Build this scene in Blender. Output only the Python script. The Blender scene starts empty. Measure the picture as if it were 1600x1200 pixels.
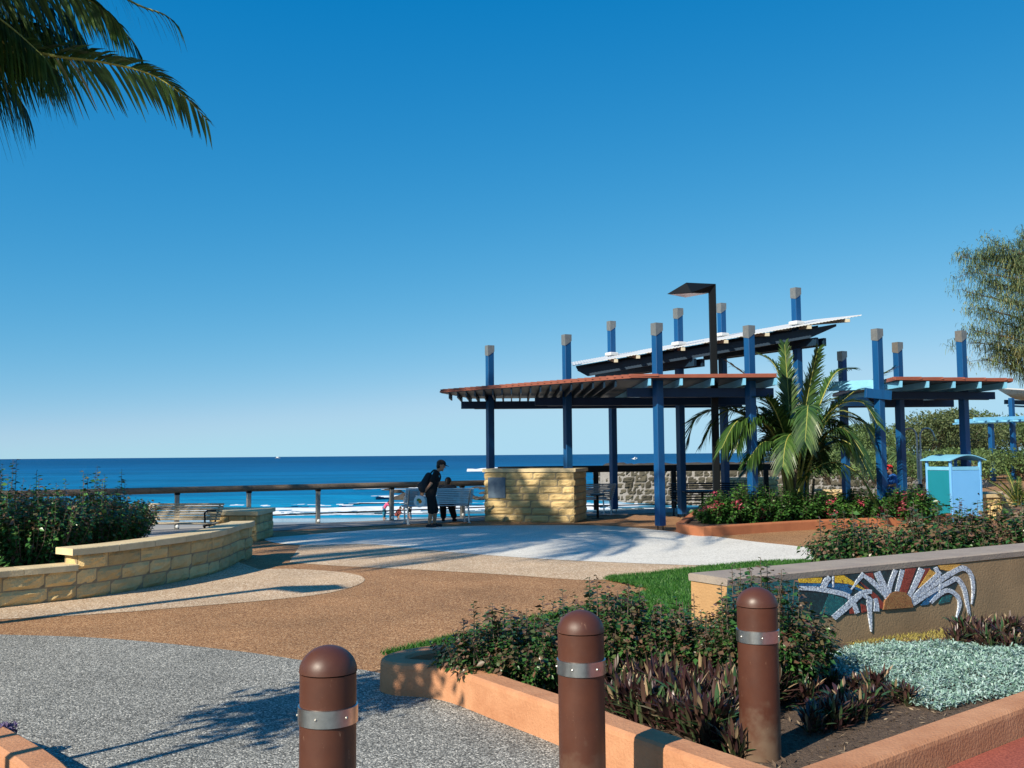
import bpy, math, random
import numpy as np
from mathutils import Vector, Matrix, noise as mnoise
random.seed(11); rng = np.random.default_rng(11)
R = math.radians
scene = bpy.context.scene
COL = scene.collection

# ------------------------------------------------------------------ camera
F = 1556.0; EYE = 1.69
PITCH = math.atan(110.6 / F); ROLL = 0.0083
_f = Vector((0, math.cos(PITCH), math.sin(PITCH)))
_u0 = Vector((0, -math.sin(PITCH), math.cos(PITCH))); _r0 = Vector((1, 0, 0))
CR = _r0 * math.cos(ROLL) - _u0 * math.sin(ROLL)
CU = _r0 * math.sin(ROLL) + _u0 * math.cos(ROLL)
EYEV = Vector((0, 0, EYE))
cam = bpy.data.cameras.new("camera"); camo = bpy.data.objects.new("camera", cam); COL.objects.link(camo)
cam.sensor_width = 36; cam.lens = 36 * F / 1600; cam.clip_end = 60000; cam.clip_start = 0.05
m3 = Matrix((CR, CU, -_f)).transposed()
camo.matrix_world = Matrix.Translation(EYEV) @ m3.to_4x4()
scene.camera = camo

def ray(px, py):
    return CR * ((px - 800) / F) + CU * ((600 - py) / F) + _f
def P(px, py, h=0.0):
    d = ray(px, py); t = (h - EYE) / d.z
    return EYEV + d * t
def at(px, py, Y):
    d = ray(px, py); return EYEV + d * (Y / d.y)
def topz(py, px, Y):
    return at(px, py, Y).z

# ------------------------------------------------------------------ mesh helpers
class MB:
    def __init__(s): s.v = []; s.f = []; s.m = []; s.r = []
    def add(s, vs, fs, mi=0, r=None):
        o = len(s.v); s.v.extend([tuple(p) for p in vs])
        rr = random.random() if r is None else r
        for f in fs:
            s.f.append(tuple(i + o for i in f)); s.m.append(mi); s.r.append(rr)
    def box(s, c, size, M=None, mi=0, bev=0.0, r=None):
        x, y, z = size[0] / 2, size[1] / 2, size[2] / 2
        b = min(bev, x * .45, y * .45, z * .45)
        if b <= 0:
            vs = [(-x,-y,-z),(x,-y,-z),(x,y,-z),(-x,y,-z),(-x,-y,z),(x,-y,z),(x,y,z),(-x,y,z)]
            fs = [(3,2,1,0),(4,5,6,7),(0,1,5,4),(1,2,6,5),(2,3,7,6),(3,0,4,7)]
        else:
            vs = []; idx = {}
            for sx in (-1, 1):
                for sy in (-1, 1):
                    for sz in (-1, 1):
                        for k, p in enumerate(((sx*x, sy*(y-b), sz*(z-b)), (sx*(x-b), sy*y, sz*(z-b)), (sx*(x-b), sy*(y-b), sz*z))):
                            idx[(sx,sy,sz,k)] = len(vs); vs.append(p)
            g = lambda a, b_, c_, k: idx[(a,b_,c_,k)]
            fs = []
            for t in (-1, 1):
                fs.append(_o([g(t,-1,-1,0), g(t,1,-1,0), g(t,1,1,0), g(t,-1,1,0)], vs))
                fs.append(_o([g(-1,t,-1,1), g(1,t,-1,1), g(1,t,1,1), g(-1,t,1,1)], vs))
                fs.append(_o([g(-1,-1,t,2), g(1,-1,t,2), g(1,1,t,2), g(-1,1,t,2)], vs))
            for a in (-1, 1):
                for b2 in (-1, 1):
                    fs.append(_o([g(a,b2,-1,0), g(a,b2,1,0), g(a,b2,1,1), g(a,b2,-1,1)], vs))
                    fs.append(_o([g(a,-1,b2,0), g(a,1,b2,0), g(a,1,b2,2), g(a,-1,b2,2)], vs))
                    fs.append(_o([g(-1,a,b2,1), g(1,a,b2,1), g(1,a,b2,2), g(-1,a,b2,2)], vs))
                    for c2 in (-1, 1):
                        fs.append(_o([g(a,b2,c2,0), g(a,b2,c2,1), g(a,b2,c2,2)], vs))
        c = Vector(c)
        if M is None: vs = [c + Vector(p) for p in vs]
        else: vs = [c + M @ Vector(p) for p in vs]
        s.add(vs, fs, mi, r)
    def beam(s, a, b, w, h, mi=0, bev=0.004, r=None, up=Vector((0,0,1))):
        a = Vector(a); b = Vector(b); d = (b - a); L = d.length; d.normalize()
        side = d.cross(up)
        if side.length < 1e-5: side = Vector((1,0,0))
        side.normalize(); u = side.cross(d)
        M = Matrix((d, side, u)).transposed()
        s.box((a + b) / 2, (L, w, h), M, mi, bev, r)
    def tube(s, pts, rad, n=8, mi=0, caps=True, r=None):
        pts = [Vector(p) for p in pts]
        rads = rad if isinstance(rad, (list, tuple)) else [rad] * len(pts)
        vs = []; fs = []; prev = None
        for i, p in enumerate(pts):
            t = (pts[min(i+1, len(pts)-1)] - pts[max(i-1, 0)])
            if t.length < 1e-9: t = Vector((0,0,1))
            t.normalize()
            if prev is None:
                a = t.orthogonal().normalized()
            else:
                a = prev - t * prev.dot(t)
                if a.length < 1e-6: a = t.orthogonal()
                a.normalize()
            prev = a; b = t.cross(a)
            for k in range(n):
                an = 2 * math.pi * k / n
                vs.append(p + (a * math.cos(an) + b * math.sin(an)) * rads[i])
        for i in range(len(pts) - 1):
            for k in range(n):
                fs.append((i*n+k, i*n+(k+1) % n, (i+1)*n+(k+1) % n, (i+1)*n+k))
        if caps:
            fs.append(tuple(reversed(range(n)))); fs.append(tuple(range((len(pts)-1)*n, len(pts)*n)))
        s.add(vs, fs, mi, r)
    def lathe(s, prof, c=(0,0,0), n=32, mi=0, r=None):
        c = Vector(c); vs = []; fs = []
        for (rr, z) in prof:
            for k in range(n):
                a = 2*math.pi*k/n; vs.append(c + Vector((rr*math.cos(a), rr*math.sin(a), z)))
        for i in range(len(prof)-1):
            for k in range(n):
                fs.append((i*n+k, i*n+(k+1) % n, (i+1)*n+(k+1) % n, (i+1)*n+k))
        fs.append(tuple(range((len(prof)-1)*n, len(prof)*n)))
        fs.append(tuple(reversed(range(n))))
        s.add(vs, fs, mi, r)
    def capsule(s, a, b, ra, rb=None, n=12, mi=0):
        rb = ra if rb is None else rb
        a = Vector(a); b = Vector(b); d = b - a
        if d.length < 1e-6: d = Vector((0,0,1e-4))
        d.normalize(); pts = []; rads = []
        for k in range(5):
            t = math.pi/2 * k/4 ; pts.append(a - d*ra*math.cos(t)); rads.append(max(ra*math.sin(t), .0005))
        for k in range(5):
            t = math.pi/2 * k/4; pts.append(b + d*rb*math.sin(t)); rads.append(max(rb*math.cos(t), .0005))
        s.tube(pts, rads, n, mi)
    def ell(s, c, rad, M=None, mi=0, n=14, r=None):
        c = Vector(c); vs = []; fs = []; m = n//2
        for i in range(m+1):
            t = math.pi*i/m
            for k in range(n):
                a = 2*math.pi*k/n
                st = max(math.sin(t), .002)
                p = Vector((rad[0]*st*math.cos(a), rad[1]*st*math.sin(a), rad[2]*math.cos(t)))
                vs.append(c + (M @ p if M else p))
        for i in range(m):
            for k in range(n): fs.append((i*n+k, (i+1)*n+k, (i+1)*n+(k+1) % n, i*n+(k+1) % n))
        fs.append(tuple(range(n))); fs.append(tuple(reversed(range(m*n, (m+1)*n))))
        s.add(vs, fs, mi, r)
    def poly(s, pts2, z0, z1, mi=0, r=None):
        n = len(pts2)
        area = sum(pts2[i][0]*pts2[(i+1) % n][1]-pts2[(i+1) % n][0]*pts2[i][1] for i in range(n))
        if area < 0: pts2 = pts2[::-1]
        vs = [(p[0], p[1], z0) for p in pts2] + [(p[0], p[1], z1) for p in pts2]
        fs = [tuple(reversed(range(n))), tuple(range(n, 2*n))]
        fs += [(i, (i+1) % n, n+(i+1) % n, n+i) for i in range(n)]
        s.add(vs, fs, mi, r)
    def mesh(s, name, mats, smooth=False):
        me = bpy.data.meshes.new(name); me.from_pydata(s.v, [], s.f)
        for m in (mats if isinstance(mats, (list, tuple)) else [mats]): me.materials.append(m)
        me.polygons.foreach_set("material_index", s.m)
        at_ = me.attributes.new("rnd", 'FLOAT', 'FACE'); at_.data.foreach_set("value", s.r)
        if smooth: me.polygons.foreach_set("use_smooth", [True]*len(s.f)); me.set_sharp_from_angle(angle=R(38))
        me.update(); return me
def _o(f, vs):
    a, b, c = [Vector(vs[i]) for i in f[:3]]
    n = (b-a).cross(c-a); ce = sum((Vector(vs[i]) for i in f), Vector())/len(f)
    return tuple(f) if n.dot(ce) > 0 else tuple(reversed(f))

def np_mesh(name, V, Q, rnd, mats, mi=None, smooth=False):
    me = bpy.data.meshes.new(name); n, m, k = len(V), len(Q), Q.shape[1]
    me.vertices.add(n); me.vertices.foreach_set("co", np.asarray(V, np.float32).ravel())
    me.loops.add(m*k); me.loops.foreach_set("vertex_index", np.asarray(Q, np.int32).ravel())
    me.polygons.add(m); me.polygons.foreach_set("loop_start", np.arange(0, m*k, k, dtype=np.int32))
    for x in (mats if isinstance(mats, (list, tuple)) else [mats]): me.materials.append(x)
    if mi is not None: me.polygons.foreach_set("material_index", np.asarray(mi, np.int32))
    a = me.attributes.new("rnd", 'FLOAT', 'FACE'); a.data.foreach_set("value", np.asarray(rnd, np.float32))
    if smooth: me.polygons.foreach_set("use_smooth", [True]*m)
    me.update(calc_edges=True); me.validate(); return me

def link(name, me, parent=None):
    o = bpy.data.objects.new(name, me); COL.objects.link(o)
    if parent is not None:
        o.parent = parent
        if parent.type == 'EMPTY': o.matrix_parent_inverse = Matrix.Translation(parent.location).inverted()
    return o
def part(name, mb, mats, parent, smooth=False, label=None):
    o = link(name, mb.mesh(name, mats, smooth) if isinstance(mb, MB) else mb, parent)
    if label: o['label'] = label
    return o
def tag(o, label, cat, group=None):
    o['label'] = label; o['category'] = cat
    if group: o['group'] = group
    return o
def thing(name, label, cat, loc=(0,0,0), group=None):
    o = bpy.data.objects.new(name, None); COL.objects.link(o); o.location = Vector(loc)
    o.empty_display_size = .2
    return tag(o, label, cat, group)
def single(name, mb, mats, label, cat, group=None, smooth=False):
    return tag(part(name, mb, mats, None, smooth), label, cat, group)
def struct(name, mb, mats, kind='structure', smooth=False):
    o = part(name, mb, mats, None, smooth); o['kind'] = kind; return o
def dup(root, loc=None, rz=0.0, sc=1.0, label=None):
    def cp(o, par):
        c = o.copy(); COL.objects.link(c)
        if par is not None:
            mi_ = o.matrix_parent_inverse.copy(); c.parent = par; c.matrix_parent_inverse = mi_
        for ch in list(o.children): cp(ch, c)
        return c
    r = cp(root, None)
    if loc is not None: r.location = Vector(loc)
    r.rotation_euler = (0, 0, rz)
    r.scale = (sc, sc, sc) if not isinstance(sc, tuple) else sc
    if label: r['label'] = label
    return r
def spline(pts, per=6, closed=False):
    pts = [Vector(p) for p in pts]; n = len(pts); out = []
    rngn = n if closed else n-1
    for i in range(rngn):
        g = (lambda k: pts[k % n]) if closed else (lambda k: pts[max(0, min(n-1, k))])
        p0, p1, p2, p3 = g(i-1), g(i), g(i+1), g(i+2)
        for k in range(per):
            t = k/per
            out.append(.5*((2*p1)+(p2-p0)*t+(2*p0-5*p1+4*p2-p3)*t*t+(3*p1-p0-3*p2+p3)*t**3))
    if not closed: out.append(pts[-1])
    return out
def normals2(path, closed=False):
    n = len(path); out = []
    for i in range(n):
        a = path[(i-1) % n] if closed else path[max(0, i-1)]
        b = path[(i+1) % n] if closed else path[min(n-1, i+1)]
        d = Vector((b[0]-a[0], b[1]-a[1])); d.normalize(); out.append(Vector((-d.y, d.x)))   # left normal
    return out
def sweep(mb, path, prof, closed=False, mi=0, r=None):
    """profile points (offset to the left of the path, z), in order; path is 2-D"""
    nn = normals2(path, closed); n = len(path); m = len(prof); vs = []; fs = []
    for p, q in zip(path, nn):
        for (o, z) in prof: vs.append((p[0]+q.x*o, p[1]+q.y*o, z))
    for i in range(n if closed else n-1):
        j = (i+1) % n
        for k in range(m): fs.append((i*m+k, j*m+k, j*m+(k+1) % m, i*m+(k+1) % m))
    if not closed:
        fs.append(tuple(range(m))); fs.append(tuple(reversed(range((n-1)*m, n*m))))
    mb.add(vs, fs, mi, r)

# ------------------------------------------------------------------ materials
def _nt(name):
    m = bpy.data.materials.new(name); m.use_nodes = True; nt = m.node_tree
    return m, nt, nt.nodes["Principled BSDF"]
def N(nt, t, **kw):
    n = nt.nodes.new(t)
    for k, v in kw.items():
        if k.startswith("i_"): n.inputs[k[2:].replace("_", " ")].default_value = v
        else: setattr(n, k, v)
    return n
def ramp(nt, stops, interp='LINEAR'):
    n = nt.nodes.new("ShaderNodeValToRGB"); cr = n.color_ramp; cr.interpolation = interp
    while len(cr.elements) < len(stops): cr.elements.new(.5)
    for e, (p, c) in zip(cr.elements, stops): e.position = p; e.color = (*c, 1)
    return n
def pbr(name, c1, c2=None, scale=4.0, rough=.7, bump=0.0, bscale=None, metal=0.0, spec=.3, detail=6, rndmix=0.0, aniso=None):
    """two tones mixed by noise, optional per-face tone from the rnd attribute, fine bump"""
    m, nt, b = _nt(name); L = nt.links.new
    c2 = c2 or tuple(x*.75 for x in c1)
    tc = N(nt, "ShaderNodeTexCoord"); co = tc.outputs["Object"]
    if aniso:
        mp = N(nt, "ShaderNodeMapping"); mp.inputs["Scale"].default_value = aniso; L(co, mp.inputs[0]); co = mp.outputs[0]
    no = N(nt, "ShaderNodeTexNoise"); no.inputs["Scale"].default_value = scale; no.inputs["Detail"].default_value = detail
    no.inputs["Roughness"].default_value = .65; L(co, no.inputs["Vector"])
    rp = ramp(nt, [(.3, c1), (.7, c2)]); L(no.outputs["Fac"], rp.inputs[0]); out = rp.outputs[0]
    if rndmix > 0:
        a = N(nt, "ShaderNodeAttribute", attribute_name="rnd")
        mr = N(nt, "ShaderNodeMapRange"); mr.inputs["To Min"].default_value = 1-rndmix; mr.inputs["To Max"].default_value = 1+rndmix
        L(a.outputs["Fac"], mr.inputs[0])
        mx = N(nt, "ShaderNodeMix", data_type='RGBA', blend_type='MULTIPLY'); mx.inputs[0].default_value = 1
        L(out, mx.inputs[6]); L(mr.outputs[0], mx.inputs[7]); out = mx.outputs[2]
    L(out, b.inputs["Base Color"])
    b.inputs["Roughness"].default_value = rough; b.inputs["Metallic"].default_value = metal
    b.inputs["Specular IOR Level"].default_value = spec
    if bump > 0:
        n2 = N(nt, "ShaderNodeTexNoise"); n2.inputs["Scale"].default_value = bscale or scale*8; n2.inputs["Detail"].default_value = 5; L(co, n2.inputs["Vector"])
        bp = N(nt, "ShaderNodeBump"); bp.inputs["Strength"].default_value = bump; bp.inputs["Distance"].default_value = .02
        L(n2.outputs["Fac"], bp.inputs["Height"]); L(bp.outputs[0], b.inputs["Normal"])
    return m
def aggregate(name, stops, scale=80, var=.18, bump=.5):
    m, nt, b = _nt(name); L = nt.links.new
    tc = N(nt, "ShaderNodeTexCoord")
    vo = N(nt, "ShaderNodeTexVoronoi"); vo.inputs["Scale"].default_value = scale; L(tc.outputs["Object"], vo.inputs["Vector"])
    sp = N(nt, "ShaderNodeSeparateColor"); L(vo.outputs["Color"], sp.inputs[0])
    rp = ramp(nt, stops); L(sp.outputs[0], rp.inputs[0])
    no = N(nt, "ShaderNodeTexNoise"); no.inputs["Scale"].default_value = .7; no.inputs["Detail"].default_value = 7; no.inputs["Roughness"].default_value = .7
    L(tc.outputs["Object"], no.inputs["Vector"])
    mr = N(nt, "ShaderNodeMapRange"); mr.inputs["From Min"].default_value = .3; mr.inputs["From Max"].default_value = .7
    mr.inputs["To Min"].default_value = 1-var; mr.inputs["To Max"].default_value = 1+var; L(no.outputs["Fac"], mr.inputs[0])
    mx = N(nt, "ShaderNodeMix", data_type='RGBA', blend_type='MULTIPLY'); mx.inputs[0].default_value = 1
    L(rp.outputs[0], mx.inputs[6]); L(mr.outputs[0], mx.inputs[7]); L(mx.outputs[2], b.inputs["Base Color"])
    b.inputs["Roughness"].default_value = .85; b.inputs["Specular IOR Level"].default_value = .25
    bp = N(nt, "ShaderNodeBump"); bp.inputs["Strength"].default_value = bump; bp.inputs["Distance"].default_value = .006; bp.invert = True
    L(vo.outputs["Distance"], bp.inputs["Height"]); L(bp.outputs[0], b.inputs["Normal"])
    return m
def leafmat(name, stops, rough=.45, trans=.25, spec=.35):
    m, nt, b = _nt(name); L = nt.links.new
    a = N(nt, "ShaderNodeAttribute", attribute_name="rnd")
    rp = ramp(nt, stops); L(a.outputs["Fac"], rp.inputs[0]); L(rp.outputs[0], b.inputs["Base Color"])
    b.inputs["Roughness"].default_value = rough; b.inputs["Specular IOR Level"].default_value = spec
    tr = N(nt, "ShaderNodeBsdfTranslucent"); L(rp.outputs[0], tr.inputs[0])
    mx = N(nt, "ShaderNodeMixShader"); mx.inputs[0].default_value = trans
    L(b.outputs[0], mx.inputs[1]); L(tr.outputs[0], mx.inputs[2])
    L(mx.outputs[0], nt.nodes["Material Output"].inputs[0])
    return m
def tiles(name, c1, c2, grout, scale):
    """broken-tile mosaic: coloured cells with dark joints"""
    m, nt, b = _nt(name); L = nt.links.new
    tc = N(nt, "ShaderNodeTexCoord")
    vo = N(nt, "ShaderNodeTexVoronoi"); vo.inputs["Scale"].default_value = scale; L(tc.outputs["Object"], vo.inputs["Vector"])
    ve = N(nt, "ShaderNodeTexVoronoi", feature='DISTANCE_TO_EDGE'); ve.inputs["Scale"].default_value = scale; L(tc.outputs["Object"], ve.inputs["Vector"])
    sp = N(nt, "ShaderNodeSeparateColor"); L(vo.outputs["Color"], sp.inputs[0])
    rp = ramp(nt, [(0, c1), (1, c2)]); L(sp.outputs[0], rp.inputs[0])
    st = ramp(nt, [(.03, (0,0,0)), (.09, (1,1,1))]); L(ve.outputs["Distance"], st.inputs[0])
    mx = N(nt, "ShaderNodeMix", data_type='RGBA'); L(st.outputs[0], mx.inputs[0]); mx.inputs[6].default_value = (*grout, 1); L(rp.outputs[0], mx.inputs[7])
    L(mx.outputs[2], b.inputs["Base Color"]); b.inputs["Roughness"].default_value = .35
    return m

M = {}
M['brown'] = aggregate("brown_aggregate", [(0,(.12,.055,.025)),(.4,(.27,.135,.06)),(.75,(.36,.19,.085)),(1,(.55,.36,.2))], 90, .22)
M['beige'] = aggregate("beige_aggregate", [(0,(.25,.15,.085)),(.4,(.46,.32,.2)),(.8,(.58,.44,.3)),(1,(.75,.65,.5))], 75, .22)
M['white'] = aggregate("white_aggregate", [(0,(.42,.4,.35)),(.4,(.62,.59,.53)),(1,(.72,.7,.64))], 60, .09)
M['grey'] = aggregate("grey_aggregate", [(0,(.05,.05,.046)),(.35,(.155,.155,.142)),(.7,(.26,.26,.235)),(.9,(.42,.41,.37)),(1,(.66,.64,.57))], 105, .22, .7)
M['asphalt'] = aggregate("promenade_concrete", [(0,(.16,.15,.14)),(1,(.3,.28,.26))], 60)
M['redpave'] = aggregate("red_paving", [(0,(.2,.05,.035)),(1,(.36,.1,.065))], 120, .15, .2)
M['soil'] = pbr("mulch_soil", (.05,.034,.024), (.16,.11,.075), 45, .95, .9, 90)
M['lawn'] = pbr("lawn_soil", (.03,.09,.02), (.05,.14,.03), 9, .9, .4, 200)
M['sand'] = pbr("beach_sand", (.48,.4,.3), (.36,.3,.23), .3, .9, .2, 3)
M['kerb'] = pbr("apricot_concrete", (.53,.27,.145), (.37,.16,.078), 3.2, .8, .35, 60)
M['kerb_orange'] = pbr("orange_concrete", (.46,.17,.075), (.36,.125,.055), 3, .8, .3, 50)
M['stone'] = pbr("sandstone", (.6,.44,.21), (.47,.33,.15), 5, .9, .7, 40, rndmix=.22)
M['coping'] = pbr("sandstone_coping", (.64,.52,.32), (.5,.39,.23), 4, .85, .35, 50, rndmix=.08)
M['mortar'] = pbr("mortar", (.3,.24,.15), (.22,.17,.1), 8, .95)
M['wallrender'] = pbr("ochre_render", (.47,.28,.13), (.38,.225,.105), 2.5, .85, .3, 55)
M['walltop'] = pbr("weathered_render_top", (.33,.28,.23), (.24,.2,.18), 3, .9, .3, 60)
M['blue'] = pbr("blue_paint", (.003,.074,.215), (.0025,.055,.17), 3, .45, .12, 25, spec=.4, aniso=(3,3,.4))
M['paleblue'] = pbr("pale_blue_paint", (.2,.52,.74), (.16,.44,.66), 3, .45, .08, 25, spec=.4)
M['shadedblue'] = pbr("shaded_blue_paint", (.003,.03,.09), (.002,.022,.07), 3, .45, .1, 25)  # the posts' blue, darkened to paint in the shade under the roofs
M['shaderender'] = pbr("shade_toned_render", (.3,.205,.115), (.22,.155,.09), 2.2, .9, .3, 55)  # wall ochre darkened and greyed to paint in the front's dim grazing light
M['navy'] = pbr("dark_timber_and_shade", (.008,.03,.06), (.006,.022,.045), 3, .5, .1, 25)  # dark timber, and the painted shade under the red roofs
M['galv'] = pbr("galvanised_cap", (.36,.34,.3), (.26,.25,.23), 12, .4, .05, metal=.7)
M['redroof'] = pbr("red_corrugated", (.27,.085,.05), (.2,.062,.038), 3, .5, .1, 30)
M['whiteroof'] = pbr("white_corrugated", (.6,.61,.61), (.5,.52,.53), 3, .4, .05, 30)
M['black'] = pbr("black_paint", (.005,.007,.008), (.004,.005,.006), 5, .5, spec=.2)
M['lens'] = pbr("milky_lens", (.88,.88,.84), (.85,.85,.8), 5, .3)
M['bollard'] = pbr("brown_paint", (.105,.034,.018), (.08,.026,.015), 5, .38, .035, 30, spec=.45)
def worn_paint(name, c1, c2, wear, dirt):
    """paint with chips, scratches and grime round the foot"""
    m = pbr(name, c1, c2, 5, .4, .035, 30, spec=.45); nt = m.node_tree; L = nt.links.new; b = nt.nodes["Principled BSDF"]
    src = b.inputs["Base Color"].links[0].from_socket; tc = N(nt, "ShaderNodeTexCoord")
    mp = N(nt, "ShaderNodeMapping"); mp.inputs["Scale"].default_value = (40,40,14); L(tc.outputs["Object"], mp.inputs[0])
    n1 = N(nt, "ShaderNodeTexNoise"); n1.inputs["Scale"].default_value = 1; n1.inputs["Detail"].default_value = 8; n1.inputs["Roughness"].default_value = .75; L(mp.outputs[0], n1.inputs["Vector"])
    r1 = ramp(nt, [(.635, (0,)*3), (.68, (1,)*3)]); L(n1.outputs[0], r1.inputs[0])
    mx = N(nt, "ShaderNodeMix", data_type='RGBA'); L(r1.outputs[0], mx.inputs[0]); L(src, mx.inputs[6]); mx.inputs[7].default_value = (*wear, 1)
    se = N(nt, "ShaderNodeSeparateXYZ"); L(tc.outputs["Object"], se.inputs[0])
    n2 = N(nt, "ShaderNodeTexNoise"); n2.inputs["Scale"].default_value = 14; n2.inputs["Detail"].default_value = 6; L(tc.outputs["Object"], n2.inputs["Vector"])
    ad = N(nt, "ShaderNodeMath", operation='MULTIPLY_ADD'); L(n2.outputs[0], ad.inputs[0]); ad.inputs[1].default_value = -.5; L(se.outputs[2], ad.inputs[2])
    mr = N(nt, "ShaderNodeMapRange"); mr.inputs["From Min"].default_value = -.2; mr.inputs["From Max"].default_value = .06; mr.inputs["To Min"].default_value = .75; mr.inputs["To Max"].default_value = 0; L(ad.outputs[0], mr.inputs[0])
    m2 = N(nt, "ShaderNodeMix", data_type='RGBA'); L(mr.outputs[0], m2.inputs[0]); L(mx.outputs[2], m2.inputs[6]); m2.inputs[7].default_value = (*dirt, 1); L(m2.outputs[2], b.inputs["Base Color"])
    rr = N(nt, "ShaderNodeMapRange"); rr.inputs["To Min"].default_value = .3; rr.inputs["To Max"].default_value = .6; L(n2.outputs[0], rr.inputs[0]); L(rr.outputs[0], b.inputs["Roughness"])
    return m
M['bollard'] = worn_paint("brown_paint_worn", (.088,.03,.016), (.062,.021,.012), (.2,.11,.07), (.17,.12,.08))
M['steel'] = pbr("brushed_steel", (.6,.61,.6), (.45,.46,.45), 30, .3, .02, 200, metal=1.0)
M['silver'] = pbr("silver_aluminium", (.45,.5,.53), (.36,.41,.44), 20, .35, .02, metal=.6)
M['timber'] = pbr("weathered_timber", (.2,.155,.115), (.12,.09,.065), 6, .8, .4, 40, aniso=(1,6,6))
M['postgrey'] = pbr("grey_timber_post", (.3,.29,.26), (.2,.19,.17), 5, .8, .3, 40)
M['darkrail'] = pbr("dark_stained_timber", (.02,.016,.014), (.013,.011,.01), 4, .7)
M['palewood'] = pbr("pale_slats", (.5,.42,.3), (.4,.33,.23), 6, .6, .2, 60, aniso=(1,8,8))
M['binblue'] = pbr("sky_blue_panel", (.15,.43,.8), (.135,.4,.76), 2, .5)
M['binteal'] = pbr("teal_panel", (.012,.21,.29), (.01,.19,.26), 2, .5)
M['rock'] = pbr("basalt_rock", (.06,.052,.042), (.035,.03,.025), 2, .9, .8, 8)
M['seawall'] = pbr("seawall_stone", (.09,.08,.056), (.042,.038,.028), 1.2, .9, .8, 5, rndmix=.35)
M['bark'] = pbr("grey_bark", (.14,.11,.085), (.07,.055,.04), 12, .9, .6, 60)
M['palmtrunk'] = pbr("palm_bark", (.24,.2,.15), (.13,.105,.08), 6, .9, .6, 30, aniso=(1,1,5))
M['petiole'] = pbr("palm_petiole", (.36,.34,.08), (.26,.28,.07), 8, .5)
M['skin'] = pbr("skin", (.42,.22,.13), (.36,.18,.11), 6, .5)
M['hair'] = pbr("dark_hair", (.015,.011,.009), (.01,.008,.007), 20, .5)
M['blackcloth'] = pbr("black_cloth", (.012,.012,.013), (.008,.008,.009), 20, .9)
M['darkcloth'] = pbr("charcoal_cloth", (.02,.024,.03), (.013,.016,.02), 20, .85)
M['dullred'] = pbr("dull_red_cloth", (.22,.05,.045), (.17,.04,.035), 20, .85)
M['redcloth'] = pbr("red_cloth", (.5,.03,.03), (.4,.022,.022), 20, .8)
M['bluecloth'] = pbr("blue_cloth", (.02,.12,.42), (.016,.09,.34), 20, .8)
M['pinkcloth'] = pbr("pink_cloth", (.65,.1,.2), (.55,.08,.17), 20, .8)
M['tealcloth'] = pbr("teal_cloth", (.02,.16,.25), (.016,.13,.2), 20, .8)
M['whitecloth'] = pbr("white_cloth", (.75,.74,.72), (.68,.67,.65), 20, .8)
M['petal'] = leafmat("pink_petal", [(0,(.5,.04,.1)),(.6,(.7,.12,.2)),(1,(.8,.3,.35))], .6, .3)
M['shrub'] = leafmat("shrub_leaf", [(0,(.012,.042,.012)),(.35,(.028,.095,.022)),(.6,(.06,.15,.032)),(.72,(.085,.09,.04)),(.88,(.13,.075,.045)),(1,(.18,.095,.06))], .35, .15, .5)
M['hedge'] = leafmat("hedge_leaf", [(0,(.02,.07,.02)),(.4,(.05,.16,.04)),(.66,(.11,.26,.06)),(.72,(.12,.12,.05)),(.9,(.12,.065,.04)),(1,(.16,.085,.055))], .35, .15, .5)
M['flowershrub'] = leafmat("garden_leaf", [(0,(.02,.06,.015)),(.5,(.045,.13,.025)),(1,(.1,.22,.04))], .4, .2)
M['rhoeo'] = leafmat("rhoeo_leaf", [(0,(.025,.014,.015)),(.28,(.06,.026,.027)),(.5,(.085,.045,.034)),(.64,(.06,.058,.03)),(.8,(.028,.085,.028)),(.93,(.055,.115,.04)),(1,(.4,.28,.17))], .35, .15, .5)
M['silverleaf'] = leafmat("silver_leaf", [(0,(.1,.19,.13)),(.35,(.2,.34,.27)),(.75,(.34,.48,.44)),(1,(.48,.6,.58))], .75, .15, .2)
M['goldcover'] = leafmat("gold_groundcover", [(0,(.2,.18,.04)),(1,(.5,.42,.1))], .6, .2)
M['grass'] = leafmat("grass_blade", [(0,(.02,.085,.012)),(.6,(.045,.16,.022)),(1,(.09,.22,.04))], .5, .3)
M['frond'] = leafmat("palm_leaflet", [(0,(.02,.055,.015)),(.5,(.05,.12,.025)),(.85,(.12,.19,.04)),(1,(.34,.28,.13))], .35, .45, .5)
M['lushfrond'] = leafmat("lush_palm_leaflet", [(0,(.012,.035,.01)),(.5,(.04,.1,.02)),(.85,(.1,.17,.04)),(1,(.16,.22,.06))], .36, .25, .5)
M['scrub'] = leafmat("scrub_leaf", [(0,(.035,.06,.022)),(.5,(.085,.12,.045)),(1,(.16,.18,.075))], .6, .2)
M['scrub2'] = leafmat("olive_leaf", [(0,(.045,.08,.025)),(.5,(.09,.15,.045)),(1,(.16,.23,.08))], .6, .2)
M['needle'] = leafmat("casuarina_needle", [(0,(.05,.095,.045)),(.45,(.13,.19,.085)),(.8,(.22,.27,.12)),(1,(.34,.3,.13))], .7, .25)
M['purple'] = leafmat("purple_flower", [(0,(.06,.05,.1)),(1,(.2,.15,.32))], .6, .2)
M['tilewhite'] = tiles("white_mosaic", (.45,.54,.68), (.72,.78,.85), (.1,.12,.17), 42)
M['tileyellow'] = tiles("yellow_mosaic", (.75,.45,.02), (.85,.58,.06), (.2,.1,.02), 55)
M['tileorange'] = tiles("amber_mosaic", (.62,.34,.06), (.75,.45,.12), (.2,.1,.03), 55)
M['tilemaroon'] = tiles("maroon_mosaic", (.24,.04,.03), (.33,.07,.05), (.08,.015,.012), 50)
M['tileteal'] = tiles("teal_mosaic", (.01,.1,.13), (.02,.17,.18), (.01,.03,.04), 50)
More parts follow.
